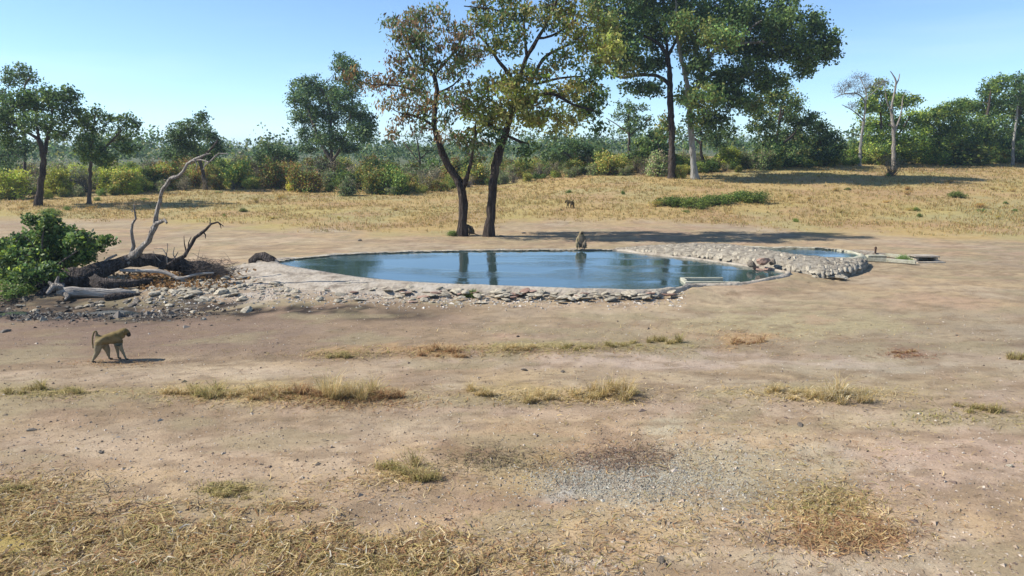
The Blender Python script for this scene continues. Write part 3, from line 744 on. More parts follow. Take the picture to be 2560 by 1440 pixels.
make_tree('spreading_tree', 'thick dark-trunked tree with yellow-green leaves, right of the pair behind the pond', (1220, 592),
    [[(1219, 594, 19), (1224, 545, 18), (1229, 490, 17), (1236, 430, 17), (1245, 385, 16), (1262, 335, 13), (1275, 285, 11), (1288, 235, 10), (1300, 190, 9), (1318, 140, 8), (1345, 95, 7), (1370, 50, 5), (1388, 10, 4), (1400, -40, 3)],
     [(1290, 215, 8), (1262, 170, 7), (1246, 152, 6), (1225, 120, 4), (1190, 80, 3)], [(1318, 140, 7), (1312, 95, 5), (1310, 50, 4), (1325, 5, 3)], [(1275, 280, 9), (1320, 215, 7), (1357, 150, 6), (1392, 125, 5), (1440, 105, 4)],
     [(1280, 285, 7), (1330, 245, 6), (1380, 235, 5), (1430, 260, 4), (1480, 275, 3)], [(1262, 330, 7), (1210, 305, 5), (1180, 270, 3), (1150, 300, 3)], [(1262, 335, 6), (1300, 355, 5), (1322, 360, 3), (1322, 390, 2)], [(1320, 215, 5), (1400, 195, 4), (1460, 190, 3)], [(1345, 95, 5), (1380, 90, 4), (1440, 50, 3)], [(1312, 80, 4), (1260, 30, 3), (1160, 15, 2)]],
    [(1240, 205, 55, 26, 0), (1200, 235, 40, 32, 0), (1170, 235, 20, 25, 2), (1280, 215, 50, 36, 0), (1250, 265, 55, 32, 0), (1330, 240, 50, 32, 0), (1300, 290, 60, 24, 0), (1370, 285, 52, 24, 0), (1430, 300, 45, 20, 0), (1215, 315, 40, 22, 0), (1235, 345, 30, 20, 1), (1400, 235, 45, 28, 0), (1460, 235, 42, 32, 1), (1480, 280, 34, 26, 1), (1500, 315, 20, 16, 1),
     (1190, 285, 36, 26, 0), (1228, 295, 40, 24, 0), (1270, 325, 44, 18, 0), (1345, 305, 50, 20, 0), (1405, 320, 40, 16, 0), (1455, 265, 42, 26, 0), (1490, 245, 36, 28, 1), (1165, 265, 24, 28, 2), (1300, 265, 44, 24, 0), (1180, 330, 26, 20, 1), (1435, 210, 40, 26, 0), (1300, 190, 50, 20, 2),
     (1345, 180, 50, 24, 0), (1210, 60, 34, 30, 2), (1250, 50, 42, 34, 2), (1300, 25, 50, 28, 2), (1290, 90, 42, 30, 2), (1250, 110, 42, 28, 2), (1360, 20, 50, 28, 2), (1420, 25, 50, 36, 0), (1440, 90, 52, 38, 0), (1490, 140, 52, 42, 0), (1500, 60, 50, 42, 0), (1410, 150, 42, 28, 2), (1480, 190, 42, 22, 1), (1200, 15, 34, 22, 2), (1260, -20, 60, 30, 2), (1360, -50, 80, 40, 0), (1460, -40, 70, 40, 0), (1310, 380, 30, 14, 1), (1380, 60, 34, 26, 2), (1530, 110, 30, 40, 0)],
    OLIVE, M_bark_dark, (.185, .082), 18, 23, .28, .5, 4, palettes=[np.concatenate([OLIVE*1.6, YELG[:2]*1.4, OLIVE*1.1]), np.concatenate([GREEN, DEEP]), np.concatenate([GREEN, OLIVE])])

# --- the two very large trees on the far side of the plain
make_tree('giant_tree', 'tall straight dark-trunked giant tree, left of the pair across the plain', (1678, 446),
    [[(1678, 450, 14), (1680, 395, 13), (1679, 320, 11), (1676, 250, 11), (1675, 195, 10), (1672, 160, 9), (1662, 130, 8), (1635, 100, 6), (1600, 88, 5)],
     [(1676, 215, 7), (1660, 198, 7), (1635, 188, 6), (1600, 186, 6), (1562, 194, 5), (1530, 186, 4), (1500, 165, 3)], [(1673, 160, 7), (1665, 90, 6), (1660, 20, 5), (1650, -60, 3)], [(1670, 140, 5), (1700, 80, 4), (1720, 20, 3)]],
    [(1560, 60, 62, 50, 0), (1610, 20, 62, 42, 0), (1520, 110, 52, 42, 1), (1560, 130, 52, 36, 0), (1625, 90, 48, 42, 0), (1500, 20, 50, 40, 1), (1660, 50, 50, 40, 0), (1600, 165, 40, 16, 0), (1560, 175, 40, 20, 1), (1620, -50, 90, 50, 0), (1600, 215, 44, 20, 0), (1640, 225, 26, 20, 0), (1540, -40, 60, 40, 0), (1660, 320, 20, 40, 1), (1640, 150, 30, 30, 0), (1700, -10, 50, 40, 0)],
    DEEP, M_bark_dark, (.24, .15), 14, 22, .46, .2, 5, palettes=[np.concatenate([DEEP, GREEN*1.15]), np.concatenate([GREEN*1.4, OLIVE*1.2])], depth=None, sides=10)  # second palette is brighter, painting sunlit lumps into the crown
make_tree('giant_tree', 'huge pale-trunked tree with a wide dark crown, right of the pair across the plain', (1736, 448),
    [[(1738, 452, 15), (1733, 395, 13), (1727, 320, 13), (1722, 250, 12), (1714, 190, 9), (1702, 140, 8), (1694, 80, 6), (1690, 10, 4), (1690, -60, 3)],
     [(1726, 275, 9), (1743, 220, 8), (1762, 170, 7), (1788, 125, 6), (1840, 112, 5), (1900, 105, 4), (1960, 110, 3)], [(1750, 205, 6), (1800, 178, 5), (1860, 172, 4), (1910, 190, 3)], [(1770, 160, 6), (1775, 100, 5), (1800, 40, 4), (1830, -20, 3)], [(1840, 112, 4), (1890, 60, 3), (1950, 40, 3)], [(1714, 190, 6), (1740, 130, 5), (1755, 60, 4)]],
    [(1745, 45, 62, 46, 1), (1800, 90, 60, 42, 1), (1730, 110, 42, 36, 1), (1830, 30, 62, 42, 0), (1900, 60, 62, 42, 0), (1960, 70, 52, 48, 0), (2025, 80, 42, 52, 0), (2060, 130, 36, 36, 0), (1990, 130, 52, 36, 0), (1910, 130, 62, 32, 0), (1860, 180, 56, 36, 0), (1920, 205, 46, 32, 0), (1800, 210, 52, 36, 0), (1760, 250, 46, 36, 1), (1830, 250, 46, 36, 0), (1790, -50, 80, 50, 0), (1880, -30, 60, 40, 0),
     (1715, 240, 30, 28, 1), (1780, 300, 42, 26, 0), (1745, 160, 36, 36, 0), (2010, 170, 34, 24, 0), (1880, 260, 36, 26, 1), (2070, 100, 26, 30, 0), (1960, 10, 40, 30, 0), (1700, 60, 42, 36, 1), (1730, 300, 20, 16, 1), (1700, -70, 70, 50, 0), (1850, 120, 60, 30, 0)],
    DEEP, M_bark_pale, (.24, .15), 15, 24, .46, .2, 6, palettes=[np.concatenate([DEEP*1.2, GREEN[:3]]), np.concatenate([GREEN*1.6, OLIVE[:3]*1.3])], sides=10)  # sunlit lumps of the crown are coloured in by the brighter second palette

# --- trees on the left
make_tree('tree', 'dark round-crowned tree with a leaning bare trunk, leftmost on the plain edge', (96, 516),
    [[(94, 520, 12), (100, 475, 10), (106, 430, 9), (109, 390, 9), (98, 352, 7), (75, 335, 5), (45, 320, 3)], [(110, 385, 8), (118, 345, 6), (130, 300, 4), (128, 255, 3)], [(98, 352, 5), (92, 310, 4), (88, 270, 3)]],
    [(110, 255, 52, 36), (55, 265, 46, 36), (160, 275, 42, 42), (30, 310, 36, 36), (90, 310, 52, 32), (150, 330, 36, 28), (130, 235, 42, 22), (10, 280, 30, 42), (60, 240, 30, 20), (25, 350, 28, 28), (175, 245, 26, 26), (-30, 300, 40, 50)],
    DEEP, M_bark_dark, (.17, .10), 21, 20, .3, .2, 7, palettes=[np.concatenate([DEEP, GREEN])])
make_tree('tree', 'small leafy tree with a thin straight trunk standing right of the leftmost tree', (223, 510),
    [[(222, 513, 8), (225, 460, 7), (228, 400, 6), (230, 350, 5), (238, 290, 3)], [(228, 400, 5), (262, 370, 4), (300, 330, 3)], [(230, 370, 4), (212, 330, 3)]],
    [(222, 320, 34, 36), (240, 280, 20, 16), (270, 300, 22, 20), (312, 305, 32, 24), (300, 345, 40, 26), (320, 370, 26, 20), (225, 370, 38, 34), (262, 395, 34, 26), (205, 300, 26, 26), (215, 400, 26, 22), (340, 320, 14, 20)],
    GREEN, M_bark_mid, (.16, .10), 22, 20, .26, .2, 8, palettes=[np.concatenate([DEEP, GREEN, GREEN, YELG[:1]])])
make_tree('tree', 'hazy blue-green tree with a high crown rising behind the leftmost tree', (40, 480),
    [[(60, 484, 6), (62, 400, 5), (60, 300, 5), (62, 215, 3), (75, 195, 2)], [(60, 280, 4), (20, 240, 3), (0, 225, 2)]],
    [(50, 180, 42, 20), (30, 200, 40, 18), (80, 195, 22, 20), (5, 235, 30, 20), (-10, 300, 40, 40), (10, 390, 40, 40), (50, 370, 30, 30)],
    BLUEG, M_bark_mid, (.2, .12), 14, 18, .34, .1, 9)
make_tree('tree', 'compact dark tree with a domed crown behind the dead leaning branch', (512, 474),
    [[(515, 476, 8), (508, 440, 7), (500, 405, 7), (490, 375, 5), (480, 330, 4)], [(500, 400, 5), (530, 370, 4), (545, 350, 2)]],
    [(480, 325, 46, 28), (502, 300, 22, 18), (440, 345, 34, 28), (520, 340, 28, 26), (545, 370, 22, 24), (470, 370, 46, 26), (430, 385, 32, 20), (520, 385, 32, 22), (508, 285, 12, 10)],
    DEEP, M_bark_mid, (.17, .11), 22, 20, .3, .1, 10, palettes=[np.concatenate([DEEP, BLUEG])])
make_tree('tree', 'large full blue-green tree with a rounded crown left of the forked tree', (834, 452),
    [[(832, 456, 9), (832, 425, 9), (828, 398, 8), (812, 375, 6), (790, 330, 4), (770, 270, 3)], [(830, 400, 7), (848, 375, 5), (868, 320, 4), (880, 260, 3), (878, 190, 2)], [(829, 395, 6), (826, 340, 5), (822, 260, 4), (800, 220, 2)]],
    [(860, 165, 36, 22), (885, 190, 36, 30), (770, 215, 36, 28), (810, 235, 52, 32), (750, 250, 36, 26), (860, 240, 46, 36), (760, 290, 42, 32), (820, 290, 56, 36), (890, 290, 42, 36), (780, 340, 40, 26), (830, 345, 52, 28), (900, 335, 42, 26), (870, 370, 40, 16), (770, 370, 30, 16), (850, 145, 18, 12), (735, 225, 16, 20), (920, 310, 26, 34)],
    BLUEG, M_bark_mid, (.2, .12), 19, 20, .34, .1, 11, palettes=[np.concatenate([BLUEG, GREEN])])
make_tree('tree', 'small bluish layered tree seen behind the forked trunk', (1048, 446),
    [[(1048, 450, 4), (1050, 410, 4), (1046, 370, 3), (1040, 335, 2)], [(1048, 400, 3), (1075, 375, 2), (1090, 365, 1)], [(1048, 405, 2), (1020, 370, 2), (1005, 350, 1)]],
    [(1045, 340, 26, 10), (1030, 365, 36, 9), (1060, 375, 30, 10), (1046, 322, 16, 8), (1075, 350, 20, 8)], BLUEG, M_bark_mid, (.2, .12), 12, 14, .3, 0, 12)
# --- right side
make_tree('tree', 'slim flat-topped tree with a bare straight trunk left of the giant trees', (1571, 428),
    [[(1572, 432, 5), (1572, 390, 4.5), (1573, 340, 4), (1570, 300, 3), (1575, 270, 2)], [(1572, 335, 3), (1540, 310, 2), (1515, 295, 1.5)], [(1572, 340, 3), (1610, 310, 2), (1630, 290, 1.5)]],
    [(1560, 265, 26, 12), (1590, 275, 30, 16), (1575, 295, 38, 16), (1550, 290, 22, 12), (1590, 315, 34, 14), (1565, 325, 30, 8), (1620, 300, 16, 12)], GREEN, M_bark_mid, (.2, .12), 15, 16, .3, 0, 13, palettes=[np.concatenate([GREEN, BLUEG])])
make_tree('tree', 'crooked dark small tree just right of the pale giant trunk', (1757, 430),
    [[(1755, 434, 5), (1758, 405, 6), (1752, 380, 5), (1755, 350, 4), (1775, 330, 3)], [(1754, 365, 4), (1735, 345, 3), (1710, 340, 2)]],
    [(1790, 340, 36, 20), (1755, 330, 36, 22), (1820, 325, 30, 20), (1800, 360, 26, 14), (1770, 300, 36, 18)], DEEP, M_bark_dark, (.2, .13), 13, 16, .34, .1, 14)
make_tree('tree', 'broad mixed-green tree with tangled boughs right of the giant trees', (1938, 418),
    [[(1940, 422, 7), (1938, 390, 6), (1942, 350, 5), (1948, 300, 4), (1955, 255, 3)], [(1940, 350, 4), (1905, 320, 3), (1870, 300, 2)], [(1942, 370, 4), (1980, 340, 3), (2000, 310, 2)], [(1945, 320, 3), (1960, 260, 2), (1940, 225, 2)]],
    [(1960, 245, 40, 26), (1990, 265, 30, 26), (1925, 255, 36, 22), (1900, 280, 36, 26), (1955, 290, 46, 26), (1990, 310, 36, 26), (1920, 320, 42, 26), (1965, 345, 52, 26), (1920, 360, 36, 22), (2005, 350, 36, 26), (1960, 380, 60, 20), (1880, 320, 20, 16), (1955, 205, 26, 20), (1960, 400, 50, 14)],
    GREEN, M_bark_dark, (.2, .13), 14, 20, .34, .1, 15, palettes=[np.concatenate([DEEP, GREEN*1.3, OLIVE[:2]*1.3])])
make_tree('tree', 'low rounded blue-green tree sloping down beside the sky gap', (2062, 415),
    [[(2062, 420, 5), (2060, 385, 4), (2050, 350, 3)], [(2060, 380, 3), (2085, 355, 2)]],
    [(2045, 320, 36, 22), (2070, 345, 36, 22), (2090, 375, 22, 18), (2040, 355, 36, 22), (2020, 300, 26, 20), (2050, 385, 36, 14), (2030, 290, 20, 12)], BLUEG, M_bark_mid, (.2, .13), 16, 20, .34, .1, 16, palettes=[np.concatenate([BLUEG, DEEP])])
make_tree('tree', 'grey near-leafless tree with a wide airy crown behind the bright green tree', (2148, 415),
    [[(2149, 418, 5), (2151, 370, 4.5), (2158, 310, 4), (2163, 260, 3), (2145, 235, 2), (2110, 235, 1.5), (2085, 245, 1)], [(2162, 270, 3), (2165, 230, 2), (2150, 195, 1.5)], [(2160, 300, 2.5), (2130, 275, 1.5), (2105, 262, 1)], [(2163, 250, 2), (2195, 220, 1.5), (2210, 200, 1)]],
    [(2120, 215, 36, 14), (2150, 195, 32, 14), (2175, 215, 32, 16), (2100, 230, 20, 12), (2145, 235, 30, 10), (2205, 205, 20, 12), (2130, 265, 20, 12)], GREYT, M_bark_pale, (.13, .04), 34, 9, .3, .1, 17, twr=1.3)
make_tree('tree', 'bright yellow-green bushy tree behind the dead standing tree', (2215, 414),
    [[(2215, 418, 6), (2212, 380, 5), (2205, 330, 4), (2200, 270, 3)], [(2213, 370, 4), (2250, 330, 3), (2275, 290, 2)]],
    [(2195, 225, 30, 26), (2170, 265, 32, 26), (2215, 260, 40, 30), (2260, 250, 32, 22), (2175, 310, 36, 28), (2225, 310, 46, 32), (2285, 300, 36, 36), (2180, 345, 30, 22), (2240, 350, 52, 28), (2300, 345, 32, 36), (2200, 370, 40, 16), (2270, 380, 50, 16), (2290, 255, 14, 14)],
    YELG, M_bark_mid, (.2, .13), 16, 22, .34, .1, 18, palettes=[np.concatenate([YELG*1.5, GREEN*1.3])])
make_tree('dead_tree', 'bare pale dead tree with antler-like top standing at the right', (2235, 425),
    [[(2236, 420, 8), (2233, 385, 7), (2234, 345, 6), (2232, 310, 6), (2229, 270, 4), (2236, 235, 3.5), (2240, 205, 3), (2234, 190, 2), (2226, 178, 1.2)], [(2238, 215, 2.5), (2246, 200, 2), (2249, 184, 1.2)],
     [(2236, 330, 4), (2246, 305, 3), (2254, 275, 2.2), (2257, 245, 1.5), (2264, 232, 1)], [(2230, 285, 3), (2218, 255, 2), (2213, 225, 1.3), (2210, 198, 1)], [(2234, 318, 3), (2222, 312, 2)], [(2233, 368, 2.5), (2243, 362, 1.5)]],
    [], GREYT, M_deadwood, seed=19, cat='dead tree', flare=.2)
for i, (nm, lab, base, limbs, blobs, pals, sd_) in enumerate([
    ('tree', 'mid-green dense tree in the right-hand wood next to the bright green tree', (2345, 412), [[(2345, 415, 6), (2347, 370, 5), (2350, 310, 3)]],
     [(2345, 285, 36, 26), (2380, 280, 36, 30), (2340, 325, 36, 30), (2385, 325, 42, 30), (2350, 365, 46, 26), (2320, 300, 20, 26), (2400, 262, 30, 16)], np.concatenate([GREEN, YELG*1.2, GREEN*1.3]), 20),
    ('tree', 'tall tree with spiky upright leaf tufts along the right-hand wood skyline', (2450, 410), [[(2452, 414, 7), (2450, 350, 6), (2470, 280, 4), (2478, 220, 2)]],
     [(2425, 265, 36, 22), (2470, 225, 28, 26), (2500, 210, 26, 24), (2470, 270, 46, 30), (2430, 310, 42, 30), (2480, 320, 46, 32), (2440, 355, 46, 26), (2500, 355, 30, 26), (2510, 255, 30, 32)], np.concatenate([DEEP*1.4, GREEN*1.5, YELG[:2]]), 21),
    ('tree', 'dark tree cut off by the right picture edge behind the pale thin trunk', (2560, 408), [[(2560, 412, 7), (2555, 350, 6), (2550, 270, 4), (2552, 210, 3)]],
     [(2545, 205, 30, 26), (2560, 250, 42, 36), (2535, 290, 36, 30), (2570, 320, 46, 40), (2535, 345, 32, 30), (2570, 375, 50, 26), (2600, 240, 46, 60)], np.concatenate([DEEP*1.2, GREEN*1.4, OLIVE[:1]]), 22)]):
    make_tree(nm, lab, base, limbs, blobs, pals, M_bark_mid, (.2, .13), 17, 22, .34, .1, sd_)
make_tree('tree', 'thin pale-barked tree in front of the right-hand wood', (2532, 412),
    [[(2531, 416, 5), (2533, 380, 4.5), (2535, 340, 4), (2541, 300, 3), (2544, 250, 2)]], [(2545, 235, 20, 20), (2530, 260, 18, 14), (2520, 330, 14, 16)], GREEN, M_bark_pale, (.2, .12), 12, 16, .3, .1, 23)

make_tree('tree', 'dark rounded low tree behind the bushes, midway between the tree pairs', (1440, 434),
    [[(1440, 438, 5), (1440, 410, 5), (1436, 380, 4)], [(1440, 405, 4), (1475, 380, 3)], [(1440, 405, 4), (1405, 375, 3)]],
    [(1400, 374, 34, 18), (1440, 364, 36, 18), (1482, 376, 30, 18), (1420, 388, 46, 18), (1470, 390, 40, 20), (1510, 385, 26, 18), (1380, 388, 30, 16)], DEEP, M_bark_mid, (.2, .13), 18, 20, .32, .1, 24, palettes=[np.concatenate([DEEP, GREEN, BLUEG])])
make_tree('tree', 'small bluish-green tree rising from the thicket left of the full round tree', (688, 456),
    [[(688, 460, 5), (688, 430, 4), (684, 400, 3)], [(688, 425, 3), (715, 405, 2)]],
    [(672, 378, 30, 18), (700, 385, 30, 20), (655, 395, 24, 14), (725, 395, 20, 14), (685, 408, 44, 16), (668, 366, 14, 8)], BLUEG, M_bark_mid, (.2, .13), 18, 20, .3, .1, 25, palettes=[np.concatenate([BLUEG, DEEP])])
make_tree('tree', 'green bushy low tree behind the slim flat-topped tree', (1625, 430),
    [[(1625, 434, 5), (1625, 405, 4), (1620, 380, 3)], [(1625, 405, 3), (1650, 380, 2)]],
    [(1610, 365, 30, 18), (1640, 350, 26, 22), (1650, 380, 30, 20), (1600, 385, 34, 16), (1635, 400, 44, 14)], GREEN, M_bark_mid, (.2, .13), 18, 20, .32, .1, 26, palettes=[np.concatenate([GREEN, YELG[:2], DEEP])])

# --- bushes: a handful of shapes, copied with their own turn, size and label
BB = np.array([1.65, 1.5, 1.1])
def bush_mesh(name, palette, seed, w=1.0, h=1.0, n=240, per=13, leaf=(.16, .10), stems=7, lobes=9, rc=.15):
    """a bush about 2w wide and 2h high standing on its origin"""
    rng = np.random.default_rng(seed); tb, cb = Bag(), Bag()
    lc = [(rng.uniform(-.85, .85)*w, rng.uniform(-.6, .6)*w, rng.uniform(.45, 1.5)*h) for _ in range(lobes)]
    lr = [(rng.uniform(.25, .55)*w, rng.uniform(.22, .5)*h) for _ in range(lobes)]
    cl = []
    for i in range(n):
        k = rng.integers(lobes); u = rng.normal(0, 1, 3); u /= np.linalg.norm(u); u *= rng.random()**.4*rng.uniform(.85, 1.2)
        p = np.array(lc[k])+u*np.array([lr[k][0], lr[k][0], lr[k][1]]); p[2] = max(p[2], .12*h)
        cl.append(p)
    low = rng.random((n//4, 3))*np.array([1.5*w, 1.5*w, .55*h])-np.array([.75*w, .75*w, -.1]); cl = np.concatenate([np.array(cl), low])
    m = len(cl)
    s0 = np.stack([rng.normal(0, .1*w, m), rng.normal(0, .1*w, m), np.full(m, -.1)], 1)
    pick = rng.random(m) < .6
    md = s0*.4+cl*.6*np.array([1, 1, .75])+rng.normal(0, .06, (m, 3))
    v, q = tubes(np.stack([s0, md, cl], 1)[pick], np.stack([np.full(m, .02), np.full(m, .011), np.full(m, .004)], 1)[pick]*max(.6, w), 3)
    me_t = v, q
    cen = np.repeat(cl, per, 0)+rng.normal(0, 1, (m*per, 3))*rc
    cen[:, 2] = np.maximum(cen[:, 2], .03)
    ci = np.where(rng.random(m*per) < .6, np.repeat(rng.integers(0, len(palette), m), per), rng.integers(0, len(palette), m*per))
    leaf_quads(cb, cen, leaf[0]*.85, leaf[1]*.85, palette*BB, rng, .1, colw=ci)
    nv = len(v); V = np.concatenate([v, np.concatenate(cb.v)]); Cc = np.concatenate([np.tile([.12, .1, .085], (nv, 1)), np.concatenate(cb.c)])
    Q = np.concatenate([q, np.concatenate(cb.q)+nv])
    return mesh_np(name, V, Q, [M_bush], Cc)
OLV2 = np.concatenate([OLIVE, YELG[:2]])
KINDS = {
    'bright yellow-green': [bush_mesh('bush_shape', np.concatenate([YELG, OLIVE[:2]]), 40+i) for i in range(2)],
    'olive': [bush_mesh('bush_shape', np.concatenate([OLIVE, GREEN]), 50+i) for i in range(3)],
    'rust-brown': [bush_mesh('bush_shape', np.concatenate([BROWN*.7, OLIVE*.85, GREEN]), 60+i) for i in range(2)],
    'dark green': [bush_mesh('bush_shape', np.concatenate([DEEP, GREEN, OLIVE[:1]]), 70+i) for i in range(3)],
    'grey-green': [bush_mesh('bush_shape', np.concatenate([BLUEG*.95+.03, GREYT]), 80+i, n=150) for i in range(2)],
    'grey twiggy': [bush_mesh('bush_shape', GREYT, 90+i, n=110, per=6, leaf=(.12, .05)) for i in range(2)],
}
RB = random.Random(21)
def put_bush(px, py, hpx, kind, label, group=None, wide=1.0, name='bush'):
    g = G(px, py); m = g.y/ray(px, py)[1]; s = hpx*m/1.9
    o = link(name, RB.choice(KINDS[kind]), None, (g.x, g.y, float(gz(g.x, g.y))-.04))
    o.scale = (s*wide, s*wide*.9, s); o.rotation_euler = (0, 0, RB.uniform(0, 6.28))
    tag(o, label, 'bush', group); return o
# single bushes one can point at
for (px, py, h, k, wd, lab) in [
    (770, 480, 70, 'rust-brown', 1.0, 'rust-brown bush at the grass edge below the large blue-green tree'),
    (690, 472, 75, 'rust-brown', .9, 'reddish-brown bush left of the other rust-coloured bush'),
    (590, 470, 82, 'olive', 1.0, 'olive bush in front of the thicket, right of the dead leaning branch'),
    (150, 488, 75, 'bright yellow-green', 1.0, 'bright yellow-green bush between the two leftmost trunks'),
    (30, 498, 78, 'bright yellow-green', 1.1, 'yellow-green bush at the left picture edge'),
    (320, 484, 70, 'olive', 1.1, 'olive bush right of the second trunk from the left'),
    (940, 484, 85, 'olive', .9, 'multi-stemmed olive bush in the middle of the thicket edge'),
    (985, 486, 78, 'dark green', .9, 'dark multi-stemmed bush beside the olive one in the middle'),
    (870, 490, 55, 'grey-green', 1.0, 'grey-green bush under the large blue-green tree'),
    (1060, 478, 58, 'grey twiggy', 1.1, 'grey twiggy shrub left of the forked trunk'),
    (1105, 478, 30, 'rust-brown', 1.3, 'low brown shrub just left of the forked trunk'),
    (1825, 420, 58, 'bright yellow-green', 1.2, 'yellow-green leafy bush right of the pale giant trunk'),
    (2485, 408, 56, 'bright yellow-green', .9, 'golden-yellow bush in front of the right-hand wood'),
    (2225, 440, 55, 'grey twiggy', 1.2, 'twiggy brownish shrub at the foot of the dead standing tree'),
    (1905, 425, 50, 'grey-green', 1.0, 'dull grey-green bush under the tangled tree'),
    (1520, 438, 60, 'olive', 1.0, 'olive bush left of the slim flat-topped tree'),
    (1640, 440, 70, 'grey-green', 1.0, 'grey-green bush just left of the dark giant trunk'),
    (2385, 412, 88, 'dark green', 1.6, 'large rounded green shrub in front of the right-hand wood'),
    (2330, 412, 50, 'dark green', 1.3, 'low green shrub left of the large rounded shrub at right'),
    (1700, 446, 34, 'olive', .8, 'small olive shrub between the two giant trunks')]:
    o = put_bush(px, py, h, k, lab, None, wd)
gb = bush_mesh('bush_shape', GOLDEN, 99)
for o in C.objects:
    if o.get('label', '').startswith('golden-yellow'): o.data = gb
# the thicket, row behind row
ZONES = [(0, 420, 'at the far left'), (420, 760, 'behind the dead leaning branch'), (760, 1160, 'left of the forked tree'), (1160, 1560, 'between the pond trees and the giant trees'), (1560, 2140, 'around the giant trees'), (2140, 2800, 'at the far right')]
LAND = [(45, 'by the left edge'), (130, 'around the leftmost trunk'), (195, 'between the two leftmost trunks'), (270, 'around the second trunk'), (350, 'right of the second trunk'), (430, 'left of the leaning dead limb'), (520, 'behind the leaning dead limb'), (600, 'below the domed tree'), (680, 'in the sky gap'),
        (760, 'left of the full round tree'), (850, 'under the full round tree'), (930, 'right of the full round tree'), (1010, 'under the brown-leaved crown'), (1100, 'left of the forked trunk'), (1170, 'behind the forked trunk'), (1250, 'behind the thick trunk'), (1340, 'right of the thick trunk'), (1430, 'behind the distant baboon'), (1510, 'above the sitting baboon'),
        (1600, 'around the slim tree'), (1690, 'beside the dark giant trunk'), (1760, 'beside the pale giant trunk'), (1850, 'right of the pale giant trunk'), (1950, 'under the tangled tree'), (2040, 'under the sloping tree'), (2130, 'in the gap before the dead tree'), (2220, 'left of the dead tree'), (2310, 'right of the dead tree'), (2420, 'below the right-hand wood'), (2520, 'beside the golden bush'), (9999, 'by the right edge')]
MIX = {0: ['bright yellow-green', 'olive', 'olive', 'grey twiggy', 'dark green', 'grey-green'], 1: ['olive', 'grey twiggy', 'rust-brown', 'grey-green', 'bright yellow-green', 'dark green'], 2: ['olive', 'olive', 'grey-green', 'rust-brown', 'grey twiggy', 'dark green'],
       3: ['olive', 'rust-brown', 'grey-green', 'grey twiggy', 'dark green', 'olive'], 4: ['olive', 'grey-green', 'dark green', 'grey twiggy', 'olive', 'dark green'], 5: ['dark green', 'olive', 'dark green', 'bright yellow-green', 'grey twiggy', 'dark green']}
def edge_y(px): return float(np.interp(px, [-100, 0, 200, 400, 620, 800, 1000, 1130, 1250, 1400, 1560, 1750, 1900, 2100, 2300, 2700], [500, 498, 490, 480, 470, 478, 486, 474, 462, 445, 436, 434, 425, 412, 411, 408]))
for row, (dy, hh, step) in enumerate([(0, 42, 50), (-9, 54, 46), (-19, 55, 46), (-30, 52, 50), (-42, 44, 60)]):
    px = -60+row*17
    while px < 2640:
        ey = edge_y(px)
        py = ey+dy*(ey-392)/90+RB.uniform(-3, 3)
        if py > 399:
            z = next((i for i, zz in enumerate(ZONES) if zz[0] <= px < zz[1]), 0)
            kind = RB.choice(MIX[z]); h = hh*RB.uniform(.65, 1.25)*(1.0 if px < 1200 else .78)
            if row == 0: h *= .8
            sz = 'low' if h < hh*.8 else 'tall' if h > hh*1.08 else 'mid-height'
            rowt = ['at the front edge', 'in the second row', 'halfway back', 'towards the back', 'at the very back'][row]
            mark = LAND[int(np.searchsorted([l_[0] for l_ in LAND], px))][1]
            put_bush(px, py, h, kind, f'{sz} {kind} bush {rowt}, {mark}', f'{kind} bushes {mark}', RB.uniform(.9, 1.35))
        px += step*RB.uniform(.55, 1.15)
